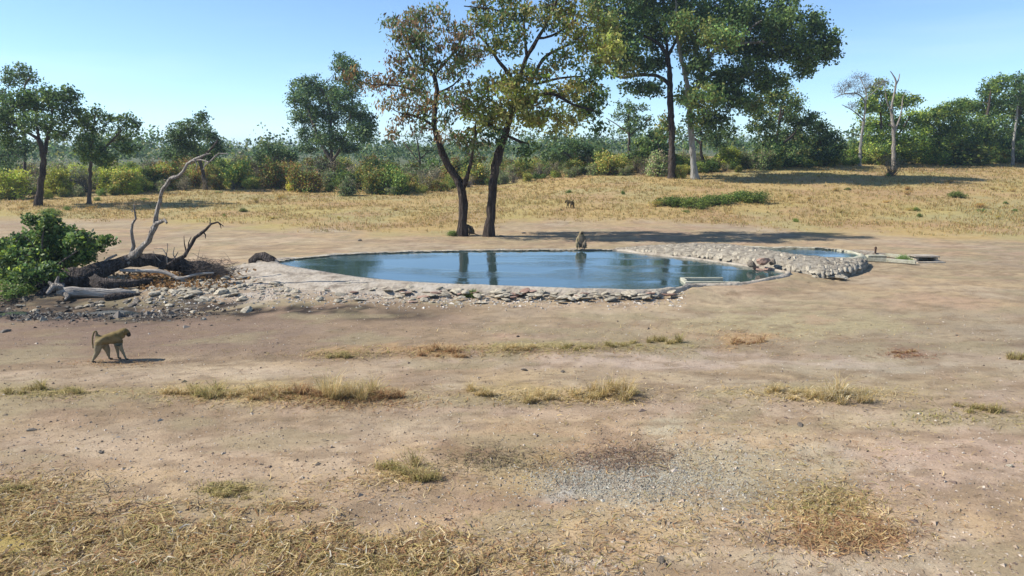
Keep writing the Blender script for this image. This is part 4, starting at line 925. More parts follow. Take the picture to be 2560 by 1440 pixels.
# small shrubs standing in the golden grass
SH = bush_mesh('shrub_shape', np.concatenate([DEEP, GREEN]), 120, 1, .7, 120, 12, (.13, .09), rc=.16)
SHB = bush_mesh('shrub_shape', np.concatenate([BROWN, OLIVE]), 121, 1, .7, 70, 10, (.12, .07), rc=.16)
def put_shrub(px, py, wpx, hpx, me, label, group=None):
    g = G(px, py); m = g.y/ray(px, py)[1]
    o = link('shrub', me, None, (g.x, g.y, float(gz(g.x, g.y))-.03)); o.scale = (wpx*m/2, wpx*m/2.2, hpx*m/1.35); o.rotation_euler = (0, 0, RB.uniform(0, 6))
    tag(o, label, 'shrub', group)
for (a, b_, w, h, me_, lab) in [
    (1735, 522, 64, 36, SH, 'nearest of the low green shrubs clustered in the golden grass'), (1668, 514, 70, 28, SH, 'leftmost low green shrub of the cluster in the golden grass'),
    (1785, 512, 70, 30, SH, 'middle low green shrub of the cluster in the golden grass'), (1840, 504, 66, 32, SH, 'low green shrub second from the right in the grass cluster'),
    (1895, 508, 60, 36, SH, 'rightmost low green shrub of the cluster in the golden grass'), (2395, 494, 50, 20, SH, 'lone small green shrub in the golden grass at right'),
    (1700, 518, 60, 30, SH, 'low green shrub between the leftmost and nearest of the grass cluster'), (1760, 515, 60, 26, SH, 'low green shrub just right of the nearest in the grass cluster'), (1812, 508, 60, 28, SH, 'low green shrub in the middle right of the grass cluster'), (1866, 506, 60, 32, SH, 'low green shrub left of the rightmost in the grass cluster'), (25, 742, 110, 44, SH, 'low green weeds below the big bush at the left edge'), (75, 730, 60, 22, SH, 'small leafy weed in front of the dark fallen trunk base'), (1640, 517, 44, 18, SHB, 'brownish low shrub at the left end of the green cluster'),
    (2262, 655, 38, 22, SH, 'small round green plant beside the concrete outlet box'), (1178, 742, 44, 24, SH, 'small weedy green plant growing at the near pond rim'), (2270, 488, 26, 14, SHB, 'tiny brown shrub in the grass right of the green cluster'),
    (2450, 520, 40, 16, SHB, 'brown low shrub in the grass at the far right'), (640, 508, 26, 15, SHB, 'brownish shrub in the golden grass left of centre'), (700, 498, 26, 14, SHB, 'second brownish shrub in the golden grass left of centre'),
    (610, 530, 24, 12, SH, 'small green tuft-like shrub in the grass near the pale soil'), (125, 540, 60, 22, SH, 'low green weeds on the bank behind the big green bush'),
    (1135, 590, 34, 18, SH, 'small green plant at the foot of the forked tree'), (1235, 480, 40, 14, SHB, 'thin brown shrub behind the spreading tree trunk')]:
    put_shrub(a, b_, w, h, me_, lab)
for i in range(46):
    a = RB.uniform(0, 2560); fb = float(np.interp(a, [0, 500, 1100, 1300, 1600, 1900, 2300, 2560], [540, 550, 572, 545, 540, 562, 578, 590])); ey = edge_y(a)
    b_ = ey+8+(fb-ey-14)*RB.random()
    br = RB.random() < .6
    put_shrub(a, b_, RB.uniform(10, 26), RB.uniform(6, 13), SHB if br else SH, ('tiny brown' if br else 'tiny green')+' shrublet scattered in the golden grass', ('brown' if br else 'green')+' shrublets in the golden grass')

# far woodland that closes the horizon
cb = Bag(); rng = np.random.default_rng(77)
n = 15000
yy = 125*(560/125)**rng.random(n); xx = rng.uniform(-.95, .95, n)*yy*1.0
trees_r = rng.uniform(1.5, 4.2, n//14); k = rng.integers(0, n//14, n)
cx_, cy_ = xx[:n//14], yy[:n//14]
th = 1.5+3.5*rng.random(n//14)+2*(fbm(cx_, cy_, 60, 2, 4))
per = 8
u = rng.normal(0, 1, (n, 3)); u /= np.linalg.norm(u, axis=1, keepdims=True); u[:, 2] = np.abs(u[:, 2]); u *= rng.uniform(.6, 1.1, (n, 1))
cen = np.stack([cx_[k]+u[:, 0]*trees_r[k], cy_[k]+u[:, 1]*trees_r[k], H0(cx_[k], cy_[k])+th[k]*.35+u[:, 2]*th[k]*.8], 1)
cen = np.repeat(cen, per, 0)+rng.normal(0, .45, (n*per, 3))
leaf_quads(cb, cen, .62, .42, np.concatenate([DEEP, GREEN, BLUEG, OLIVE[:2]]), rng)
tag(link('distant_woodland', cb.mesh('distant_woodland', [M_leaf])), 'low hazy woodland along the horizon', kind='stuff')

# ------------------------------------------------------------------ big green bush at the left
make_tree('green_bush', 'dense bright green bush behind the fallen trunk at the left edge', (110, 706),
    [[(110, 712, 5), (112, 670, 4), (105, 620, 3), (110, 570, 2)], [(111, 690, 4), (60, 650, 3), (20, 620, 2)], [(111, 690, 4), (160, 650, 3), (220, 610, 2)], [(111, 680, 3), (90, 620, 2), (60, 590, 1.5)]],
    [(115, 570, 38, 26), (160, 580, 30, 22), (80, 600, 45, 28), (135, 610, 52, 30), (30, 615, 42, 28), (200, 600, 38, 22), (240, 615, 34, 16), (60, 645, 60, 32), (140, 650, 60, 30), (10, 660, 50, 36), (200, 640, 42, 22), (100, 680, 60, 22), (25, 695, 50, 22), (-30, 640, 50, 50), (265, 600, 24, 10), (80, 548, 16, 14), (120, 545, 16, 12)],
    GREEN, M_twig, (.11, .07), 210, 14, .13, .1, 30, cat='bush', palettes=[np.concatenate([GREEN*1.25, GREEN, DEEP, YELG[:2]])], flare=0)

# ------------------------------------------------------------------ fallen dead tree
fb0 = GG(300, 700)
ft = empty('fallen_tree', fb0, 'dark fallen dead tree with bare branches rising at the left', 'dead tree')
def wood(name, pts, mat, sides=9, parent=ft, seg=.22, wob=.022, rough=.16, org=None):
    bag = Bag(); k = []
    for lm in pts:
        P_ = [P3(a, b_, y_) for a, b_, y_, r in lm]; m = lm[0][2]/F
        limb_tube(bag, P_, [max(.006, r*m) for *_, r in lm], sides, seg, wob, rough=rough)
        # closed broken ends
    return link(name, bag.mesh(name, [mat], org if org is not None else fb0, True), parent)
wood('trunk', [[(60, 742, 21.6, 8), (95, 716, 21.9, 20), (150, 704, 22.0, 26), (210, 692, 22.2, 23), (265, 670, 22.6, 19), (320, 654, 23, 15), (370, 651, 23.2, 15), (420, 657, 23.5, 17), (470, 670, 23.9, 18), (520, 678, 24.2, 20), (555, 684, 24.4, 18), (572, 688, 24.4, 6)]], M_deaddark, 14, seg=.3, wob=.03, rough=.25)
wood('root_flare', [[(150, 712, 21.7, 18), (120, 728, 21.3, 12), (90, 740, 21.1, 6)], [(130, 705, 21.9, 14), (90, 700, 21.8, 7), (58, 716, 21.7, 3.5)], [(235, 700, 22, 15), (260, 712, 21.7, 13), (330, 708, 21.9, 9), (380, 702, 22.4, 5)]], M_deaddark, 12, rough=.3)
wood('leaning_limb', [[(318, 652, 23, 13), (338, 634, 22.9, 9), (352, 622, 22.9, 7), (372, 602, 22.8, 6.5), (380, 580, 22.7, 6.5), (389, 556, 22.7, 7), (389, 540, 22.6, 5.5), (396, 520, 22.6, 5), (401, 492, 22.5, 4.6), (410, 474, 22.4, 4.4), (416, 458, 22.4, 4), (427, 446, 22.3, 3.6), (444, 440, 22.3, 4), (456, 428, 22.2, 3.2), (468, 410, 22.1, 3.2), (480, 402, 22.1, 3.4), (500, 393, 22, 2.6), (512, 387, 22, 2), (528, 384, 22, 1.2)],
    [(388, 562, 22.7, 6), (400, 556, 22.6, 5.5), (412, 551, 22.5, 4.5), (417, 557, 22.4, 2.5)], [(486, 398, 22, 2), (493, 412, 22, 1.2), (490, 424, 21.9, .8)], [(508, 424, 21.8, 1), (513, 412, 21.8, 1.6), (524, 404, 21.8, 1.8), (535, 394, 21.8, 1.6), (547, 384, 21.8, 1.5), (572, 385, 21.8, .8)], [(547, 384, 21.8, 1), (545, 377, 21.8, .6)], [(513, 411, 21.8, 1), (515, 396, 21.9, .7)], [(474, 405, 22.1, 2.2), (500, 400, 21.95, 1.6), (520, 405, 21.8, 1.4)]], M_deadwood, 9, seg=.14, wob=.06, rough=.2)
wood('thin_branch', [[(322, 650, 23, 6), (328, 632, 23, 4.5), (334, 612, 23, 4), (329, 585, 22.9, 3.2), (330, 562, 22.9, 2.8), (340, 545, 22.8, 2.4), (338, 530, 22.8, 2), (331, 518, 22.8, 1.2), (334, 510, 22.8, .8)], [(332, 530, 22.8, 1.4), (328, 524, 22.8, .8)]], M_deadwood, 7)
wood('crooked_branch', [[(395, 676, 23, 4), (420, 662, 23, 5), (445, 648, 23.2, 5), (460, 640, 23.3, 5), (478, 610, 23.3, 4.4), (490, 592, 23.3, 4), (505, 582, 23.3, 3.6), (518, 570, 23.3, 3), (530, 558, 23.3, 2.6), (545, 555, 23.3, 2.2), (556, 560, 23.3, 1.8), (559, 566, 23.3, 1)],
    [(508, 580, 23.3, 2.2), (514, 588, 23.3, 1.6), (513, 596, 23.3, .9)], [(524, 564, 23.3, 2), (526, 552, 23.3, 1.2), (525, 544, 23.3, .7)], [(545, 555, 23.3, 1.6), (551, 563, 23.3, 1.2), (553, 572, 23.3, .8)], [(466, 630, 23.3, 2), (461, 610, 23.3, 1.4), (464, 596, 23.3, 1), (460, 590, 23.3, .7)], [(470, 622, 23.3, 1.6), (472, 605, 23.3, 1.1), (478, 592, 23.3, .8)]], M_deaddark, 7)
for tw_ in [[(418, 658, 23.3, 2), (416, 636, 23.3, 1.6), (410, 622, 23.3, 1.4), (395, 624, 23.3, 1.1), (385, 622, 23.3, .8)], [(416, 636, 23.3, 1.2), (420, 618, 23.3, 1), (418, 608, 23.3, .8)], [(440, 652, 23.4, 1.8), (432, 634, 23.4, 1.3), (436, 618, 23.4, .8)], [(436, 645, 23.4, 1.2), (445, 630, 23.4, .8)], [(402, 654, 23.2, 1.3), (388, 640, 23.2, 1), (382, 628, 23.2, .7)],
    [(255, 660, 22.6, 3), (275, 645, 22.6, 3.4), (292, 637, 22.6, 2.4)]]:
    wood('twig', [tw_], M_deadwood, 5)
# a mat of dead twigs at the trunk's right end and brown leaves under it
bag = Bag(); rng = np.random.default_rng(5); N_ = 900
cx_ = rng.normal(505, 34, N_); Yc = rng.uniform(23.4, 24.9, N_); zz = np.abs(rng.normal(.12, .16, N_)).clip(.02, .55)
p0 = np.stack([(cx_-1280)/F*Yc*1.0, Yc, zz], 1); dr = rng.normal(0, 1, (N_, 3)); dr[:, 2] = np.abs(dr[:, 2])*.5; dr /= np.linalg.norm(dr, axis=1, keepdims=True)
ln = rng.uniform(.1, .45, (N_, 1)); md = p0+dr*ln*.5+rng.normal(0, .03, (N_, 3))
v, q = tubes(np.stack([p0-dr*ln*.3, md, p0+dr*ln], 1), np.stack([np.full(N_, .008), np.full(N_, .006), np.full(N_, .002)], 1), 3); bag.add(v, q)
tag(link('brushwood', bag.mesh('brushwood', [M_twig], fb0), ft), kind='stuff')
bag = Bag(); N_ = 1400
cx_ = np.concatenate([rng.normal(350, 45, N_//2), rng.normal(470, 60, N_//2)]); Yc = rng.uniform(21.6, 24.6, N_)
x_ = (cx_-1280)/F*Yc; leaf_quads(bag, np.stack([x_, Yc, gz(x_, Yc)+rng.uniform(0, .14, N_)], 1), .11, .07, pal((.26, .14, .06), (.2, .12, .05), (.35, .2, .08), (.15, .09, .05)), rng)
tag(link('dead_leaf_litter', bag.mesh('dead_leaf_litter', [M_grass])), 'rust-brown dead leaves heaped under the fallen trunk', kind='stuff')
# driftwood in front
lg = empty('driftwood_log', GG(230, 742), 'pale barkless log lying in front of the dark fallen trunk', 'log')
wood('log_body', [[(146, 727, 20.9, 9), (165, 728, 20.9, 12), (200, 729, 20.95, 12), (250, 730, 21, 12), (300, 730, 21.05, 11), (332, 730, 21.1, 8), (340, 729, 21.1, 2)]], M_logwood, 12, lg, org=lg.location, rough=.2)
wood('knotted_end', [[(158, 722, 20.9, 12), (140, 716, 20.8, 10), (128, 724, 20.7, 7), (118, 735, 20.6, 4)], [(145, 720, 20.9, 9), (142, 705, 20.9, 5), (146, 690, 20.9, 2.5)], [(140, 724, 20.8, 7), (128, 708, 20.8, 4), (122, 704, 20.8, 2)], [(160, 734, 20.8, 6), (172, 745, 20.6, 4), (162, 750, 20.5, 2)]], M_deadwood, 8, lg, org=lg.location, rough=.5)
lg2 = empty('bleached_branch', GG(390, 695), 'long bleached branch lying against the fallen trunk, bent at its end', 'branch')
wood('branch_body', [[(300, 676, 22.6, 3), (340, 677, 22.6, 4), (385, 678, 22.7, 4.6), (415, 682, 22.7, 5), (437, 692, 22.7, 5), (450, 697, 22.6, 4.4), (475, 690, 22.7, 3.6), (510, 683, 22.8, 2.6), (535, 682, 22.8, 1.6)]], M_logwood, 7, lg2, org=lg2.location)
lg3 = empty('small_log', GG(300, 748), 'short dark log end with a pale cut beside the bleached log', 'log')
wood('log_body', [[(262, 745, 20.7, 8), (290, 742, 20.8, 9), (330, 738, 21, 7), (350, 736, 21.1, 3)]], M_deaddark, 8, lg3, org=lg3.location, rough=.3)
# hollow root stump beside the pond's left end
st = empty('root_stump', GG(652, 668), 'dark arched root stump lying at the left end of the pond', 'stump')
wood('root_arch', [[(626, 672, 26.0, 5), (629, 655, 26.1, 8), (642, 643, 26.2, 9), (660, 643, 26.2, 10), (676, 652, 26.1, 10), (686, 664, 26, 6)], [(668, 645, 26.4, 8), (682, 646, 26.5, 7), (692, 656, 26.4, 4)]], M_deaddark, 9, st, org=st.location, rough=.4)
wood('inner_root', [[(634, 668, 25.9, 5), (648, 657, 26, 6), (664, 662, 26, 6), (672, 670, 25.9, 3)]], M_deadwood, 8, st, org=st.location, rough=.3)
bag = Bag()

# ------------------------------------------------------------------ loose stones: rubble between fallen trunk and pond
R4 = random.Random(31)
def loose(px, py, s, mesh, label, group, lift=.25, dz=0):
    p = GG(px, py); o = link('rock', mesh, None, (p.x, p.y, p.z+s*lift*.6+dz)); o.scale = (s*R4.uniform(.9, 1.5), s*R4.uniform(.7, 1), s*R4.uniform(.6, 1))
    o.rotation_euler = (R4.uniform(-.3, .3), R4.uniform(-.3, .3), R4.uniform(0, 6.28)); tag(o, label, 'rock', group)
for i in range(170):
    a = R4.triangular(300, 760, 520); mid = float(np.interp(a, [300, 450, 600, 760], [728, 718, 712, 735])); b_ = mid+R4.gauss(0, float(np.interp(a, [300, 450, 620, 760], [12, 15, 20, 14])))
    s = R4.uniform(.06, .18)*(1.4 if R4.random() < .2 else 1)
    if inpoly(*[np.array([v]) for v in PZ(a, b_, WZ)[:2]], pond_s)[0]: continue
    loose(a, b_, s, R4.choice(ROCKS), 'pale angular stone in the rubble bed between fallen trunk and pond', 'pale stones in the rubble bed')
for (a, b_, s, lab) in [(438, 716, .24, 'large wedge-shaped pale rock at the left of the rubble bed'), (388, 738, .2, 'grey boulder near the end of the bleached log'), (513, 714, .22, 'squarish tan block in the middle of the rubble bed'), (560, 700, .2, 'light grey boulder against the fallen trunk end'),
                        (186, 715, .2, 'rounded mottled boulder between bleached log and dark trunk'), (470, 745, .17, 'flat pale rock below the rubble bed'), (602, 752, .2, 'low tan rock at the edge of the mud')]:
    loose(a, b_, s, R4.choice(ROCKS), lab, None)
for i in range(60):
    a = R4.uniform(0, 480); b_ = R4.gauss(766, 13); s = R4.uniform(.04, .13)
    loose(a, b_, s, R4.choice(DARKROCKS if R4.random() < .7 else ROCKS), 'small wet stone in the dark mud below the fallen trunk', 'wet stones in the mud')
for i in range(38):
    a = R4.uniform(640, 1700); b_ = float(np.interp(a, [640, 1000, 1700], [748, 757, 746]))+R4.gauss(0, 5); s = R4.uniform(.035, .09)
    loose(a, b_, s, R4.choice(ROCKS), 'small stone on the soil just below the near rim', 'small stones below the near rim')
# rocks lying alone on the open soil
for (a, b_, s, lab) in [(2000, 1069, .06, 'dark clod lying right of centre on the open soil'), (254, 1137, .05, 'small upright stone on the soil left of the flattened grass tuft'), (78, 1079, .06, 'dark stone on pale soil at the left'), (898, 602, .16, 'dark lump on the bare soil beyond the pond'),
                        (795, 1168, .04, 'little dark pebble on smooth soil left of centre'), (2522, 1163, .05, 'bright white stone near the right picture edge'), (1650, 1405, .05, 'dark clod near the bottom of the picture'), (1310, 930, .07, 'dark pebble pair on the wheel track'), (1405, 933, .05, 'small clod beside the wheel track'),
                        (1255, 592, .14, 'dark stone right of the spreading tree foot'), (1310, 583, .14, 'stone at the start of the tree shadow'), (14, 832, .1, 'dark lump at the left edge below the mud')]:
    loose(a, b_, s, R4.choice(ROCKS if 'white' in lab else DARKROCKS), lab, None)

# puddles
for (pts, lab) in [([(-40, 786), (10, 776), (60, 772), (70, 780), (50, 792), (-10, 800)], 'dark still puddle at the left edge of the mud'),
                   ([(195, 780), (240, 770), (300, 766), (340, 772), (372, 781), (330, 787), (260, 786)], 'shallow puddle with sky glints in the stony mud')]:
    pts = smooth_poly([tuple(PZ(a, b_, -.13)[:2]) for a, b_ in pts], 2)
    zc = float(np.percentile([gz(x, y) for x, y in pts], 45))+.015
    o = link('puddle', poly_face('puddle', pts, zc, M_puddle)); tag(o, lab, kind='structure')

# ------------------------------------------------------------------ gravel and clods on the near ground (uncountable)
def pebbles(name, px, py, s, palette, label, rng):
    x, y = [], []
    rx, ry, rz = ray(px, py); t = -CAMH/rz; x = rx*t; y = ry*t; z = gz(x, y)
    N = len(x)
    base = np.array([(1, 0, 0), (-.5, .87, 0), (-.5, -.87, 0), (.2, .1, .8), (0, 0, -.4)])
    ang = rng.uniform(0, 6.28, N); c, s_ = np.cos(ang), np.sin(ang)
    b = base[None]*(1+rng.normal(0, .22, (N, 5, 3)))*s[:, None, None]*np.array([1.25, .9, .8])
    v = np.stack([b[..., 0]*c[:, None]-b[..., 1]*s_[:, None], b[..., 0]*s_[:, None]+b[..., 1]*c[:, None], b[..., 2]], -1)+np.stack([x, y, z+s*.05], -1)[:, None]
    tri = np.array([(0, 1, 3), (1, 2, 3), (2, 0, 3), (1, 0, 4), (2, 1, 4), (0, 2, 4)])
    f = (np.arange(N)[:, None, None]*5+tri[None]).reshape(-1, 3)
    colr = np.repeat(palette[rng.integers(0, len(palette), N)]*rng.uniform(.7, 1.2, (N, 1)), 5, 0)
    tag(link(name, mesh_np(name, v.reshape(-1, 3), f, [M_clod], colr)), label, kind='stuff')
M_clod = attr_mat('clod', 0, .95, .1)
rng = np.random.default_rng(9)
SOIL = pal((.30, .23, .17), (.38, .31, .24), (.22, .17, .12), (.42, .36, .30), (.15, .11, .09))
N_ = 15000
py_ = 770+670*rng.random(N_)**.85; px_ = rng.uniform(-60, 2620, N_); s_ = np.exp(rng.normal(math.log(.011), .45, N_))
pebbles('gravel', px_, py_, s_, SOIL, 'scattered soil clods and grit over the bare ground', rng)
N_ = 9000
px_ = np.concatenate([rng.normal(1520, 110, N_//2), rng.normal(1760, 170, N_//2)]); py_ = np.concatenate([rng.normal(1195, 28, N_//2), rng.normal(1200, 60, N_//2)])
pebbles('fine_gravel', px_, py_, np.exp(rng.normal(math.log(.011), .3, N_)), pal((.30, .29, .24), (.36, .34, .29), (.18, .16, .13), (.25, .21, .16)), 'grey gravelly patch on the soil in the foreground', rng)
N_ = 3400
px_ = rng.uniform(330, 1720, N_); py_ = np.interp(px_, [280, 600, 1000, 1720], [738, 728, 744, 742])+rng.normal(0, 13, N_)
pebbles('rubble_grit', px_, py_, np.exp(rng.normal(math.log(.03), .35, N_)), pal((.42, .38, .33), (.5, .46, .4), (.3, .26, .22), (.36, .28, .22)), 'crushed stone chips along the foot of the near rim', rng)

N_ = 1700
px_ = rng.triangular(-60, 60, 620, N_); py_ = 772+rng.normal(0, 12, N_)
pebbles('mud_clods', px_, py_, np.exp(rng.normal(math.log(.03), .5, N_)), pal((.05, .04, .035), (.1, .085, .07), (.17, .15, .13), (.07, .06, .05), (.26, .24, .2)), 'churned dark mud clods and grit below the fallen trunk', rng)
# ------------------------------------------------------------------ grass
STRAW = pal((.56, .41, .18), (.64, .49, .25), (.48, .34, .15), (.42, .35, .14), (.68, .56, .34))
STRAWG = pal((.40, .34, .13), (.48, .38, .17), (.33, .30, .10), (.55, .44, .22), (.28, .20, .10))
RUSTS = pal((.40, .22, .11), (.50, .33, .16), (.30, .17, .09), (.55, .42, .22))
def blades(x, y, z, h, w, lean, palette, rng, curve=True):
    """upright leaning blades: two-segment tapering strips"""
    N = len(x); a = rng.uniform(0, 6.28, N); d = np.stack([np.cos(a), np.sin(a), np.zeros(N)], 1)
    b = np.stack([-np.sin(a+rng.normal(0, .8, N)), np.cos(a), np.zeros(N)], 1)
    p0 = np.stack([x, y, z-.01], 1); ln = lean*rng.uniform(.3, 1.3, N)
    p1 = p0+d*(h*ln*.35)[:, None]+np.array([0, 0, 1])*(h*.6)[:, None]
    p2 = p0+d*(h*ln)[:, None]+np.array([0, 0, 1])*(h*np.clip(1-.35*ln, .12, 1))[:, None]
    W = (w*.5)[:, None]
    v = np.stack([p0-b*W, p0+b*W, p1+b*W*.75, p1-b*W*.75, p2], 1).reshape(-1, 3)
    i = np.arange(N)*5
    q = np.stack([i, i+1, i+2, i+3], 1); t = np.stack([i+3, i+2, i+4], 1)
    c = np.repeat(palette[rng.integers(0, len(palette), N)]*rng.uniform(.75, 1.2, (N, 1)), 5, 0)
    return v, q, t, c
def grass_obj(name, parts, label=None, parent=None, org=(0, 0, 0), kind='stuff'):
    V, Q, T, Cc, n = [], [], [], [], 0
    for v, q, t, c in parts:
        V.append(v); Q.append(q+n); T.append(t+n); Cc.append(c); n += len(v)
    me = mesh_np(name, np.concatenate(V)-np.array(org), [np.concatenate(Q), np.concatenate(T)], [M_grass], np.concatenate(Cc))
    return tag(link(name, me, parent, org if parent is None else (0, 0, 0)), label, kind=kind)
# field grass
rng = np.random.default_rng(14)
N_ = 62000
yy = 36+(96-36)*rng.random(N_)**1.25; xx = rng.uniform(-1, 1, N_)*(yy*.78+2)
zz = gz(xx, yy); ppx_, ppy_ = proj(xx, yy, zz)
fb = np.interp(ppx_, [-400, 0, 500, 700, 1100, 1300, 1600, 1900, 2300, 2700, 4000], [545, 540, 555, 568, 578, 548, 542, 566, 584, 600, 620])
den = ss(10, -22, ppy_-fb+(fbm(xx, yy, 5, 3, 91)-.5)*50)*(.35+.9*ss(.35, .6, fbm(xx, yy, 2.6, 3, 92)))
keep = rng.random(N_) < den
xx, yy, zz = xx[keep], yy[keep], zz[keep]
nb = 5
X_, Y_ = np.repeat(xx, nb)+rng.normal(0, .07, len(xx)*nb), np.repeat(yy, nb)+rng.normal(0, .07, len(xx)*nb)
hN = np.repeat(rng.uniform(.08, .26, len(xx))*(.6+.8*fbm(xx, yy, 4, 3, 93)), nb)*rng.uniform(.6, 1.2, len(xx)*nb)
grass_obj('field_grass', [blades(X_, Y_, gz(X_, Y_), hN, np.interp(Y_, [36, 95], [.022, .05]), .9, np.concatenate([STRAW*np.array([.80, .75, .58]), STRAW*np.array([.72, .70, .6]), STRAWG*.9, RUSTS*.9, pal((.2, .22, .09), (.16, .17, .07))]), rng)], 'golden dry grass covering the plain beyond the pond')
# sparse straw on the open soil and dense straw litter
def lying(px, py, L, palette, rng, w=.006, lift=.03):
    rx, ry, rz = ray(px, py); t = -CAMH/rz; x, y = rx*t, ry*t; N = len(x)
    a = rng.uniform(0, 6.28, N); d = np.stack([np.cos(a), np.sin(a), rng.normal(.12, .3, N)], 1); l_ = L*rng.uniform(.4, 1.3, N)
    b = np.stack([-np.sin(a), np.cos(a), rng.normal(0, .3, N)], 1); p = np.stack([x, y, gz(x, y)+rng.uniform(.004, lift, N)], 1)
    bend = rng.normal(0, .2, (N, 1))*l_[:, None]*b
    W = w*rng.uniform(.6, 1.5, N)[:, None]*.5
    p0, p1, p2 = p-d*l_[:, None]*.5, p+bend, p+d*l_[:, None]*.5
    for q_ in (p0, p2): q_[:, 2] = np.maximum(q_[:, 2], gz(q_[:, 0], q_[:, 1])+.002)
    v = np.stack([p0-b*W, p0+b*W, p1+b*W, p1-b*W, p2], 1).reshape(-1, 3); i = np.arange(N)*5
    return v, np.stack([i, i+1, i+2, i+3], 1), np.stack([i+3, i+2, i+4], 1), np.repeat(palette[rng.integers(0, len(palette), N)]*rng.uniform(.6, 1.2, (N, 1)), 5, 0)
def cloud(n, cx, cy, sx, sy, rng): return rng.normal(cx, sx, n), rng.normal(cy, sy, n)
parts = []
LIT = np.concatenate([STRAW, STRAW, RUSTS, RUSTS, STRAWG[:2], pal((.3, .22, .14), (.65, .6, .48), (.2, .14, .1))])
px_ = rng.uniform(-80, 1180, 14000); py_ = 1440-(rng.random(14000)**1.2)*np.interp(px_, [-80, 500, 900, 1180], [150, 150, 100, 60])*1.15+rng.normal(0, 22, 14000)
nk = rng.random(14000) < ss(.36, .62, fbm(px_/100, py_/60, .6, 4, 8))*1.1
parts.append(lying(px_[nk], py_[nk], .19, LIT, rng, .010, .06))
for (n_, cx, cy, sx, sy, p_) in [(1700, 60, 1225, 110, 26, LIT), (500, 570, 1222, 36, 8, STRAWG), (700, 2070, 1255, 60, 24, np.concatenate([STRAWG, STRAW])), (900, 2090, 1300, 100, 38, np.concatenate([RUSTS, STRAW])), (1100, 2120, 1345, 95, 20, RUSTS), (300, 2030, 1290, 150, 55, LIT), (700, 1230, 1150, 80, 20, pal((.26, .2, .12), (.36, .3, .16), (.2, .15, .1))),
                                 (700, 1560, 1145, 75, 18, pal((.14, .09, .075), (.22, .15, .11), (.32, .24, .17), (.4, .32, .22))), (500, 1010, 1190, 60, 14, STRAW), (300, 720, 1268, 45, 9, LIT), (300, 900, 1215, 120, 20, LIT), (2600, 690, 992, 170, 13, np.concatenate([STRAW, STRAWG, RUSTS])), (900, 880, 1008, 120, 10, RUSTS), (1300, 1420, 994, 120, 10, STRAW), (1500, 2040, 992, 120, 11, STRAW), (1200, 1250, 884, 300, 8, np.concatenate([STRAWG, RUSTS])),
                                 (400, 2420, 1040, 90, 14, STRAWG), (500, 1110, 880, 60, 8, RUSTS), (900, 1420, 872, 150, 7, STRAWG), (400, 850, 888, 60, 6, STRAWG), (350, 1870, 850, 60, 12, RUSTS), (200, 2260, 888, 40, 6, pal((.25, .1, .07), (.35, .18, .1))), (1500, 1250, 1405, 200, 30, LIT), (500, 130, 990, 80, 8, STRAWG),
                                 (900, 1850, 1120, 350, 60, LIT), (600, 1600, 1330, 300, 40, LIT), (300, 290, 905, 60, 5, RUSTS), (900, 1800, 830, 350, 20, LIT), (500, 1180, 590, 60, 8, RUSTS), (250, 1120, 575, 60, 8, RUSTS)]:
    parts.append(lying(*cloud(n_, cx, cy, sx, sy, rng), .12, p_, rng, .008, .03))
N_ = 5200
parts.append(lying(rng.uniform(-60, 2620, N_), 760+680*rng.random(N_), .07, LIT, rng, .006, .012))
grass_obj('straw_litter', parts, 'flattened straw and grass stalks strewn over the bare soil')

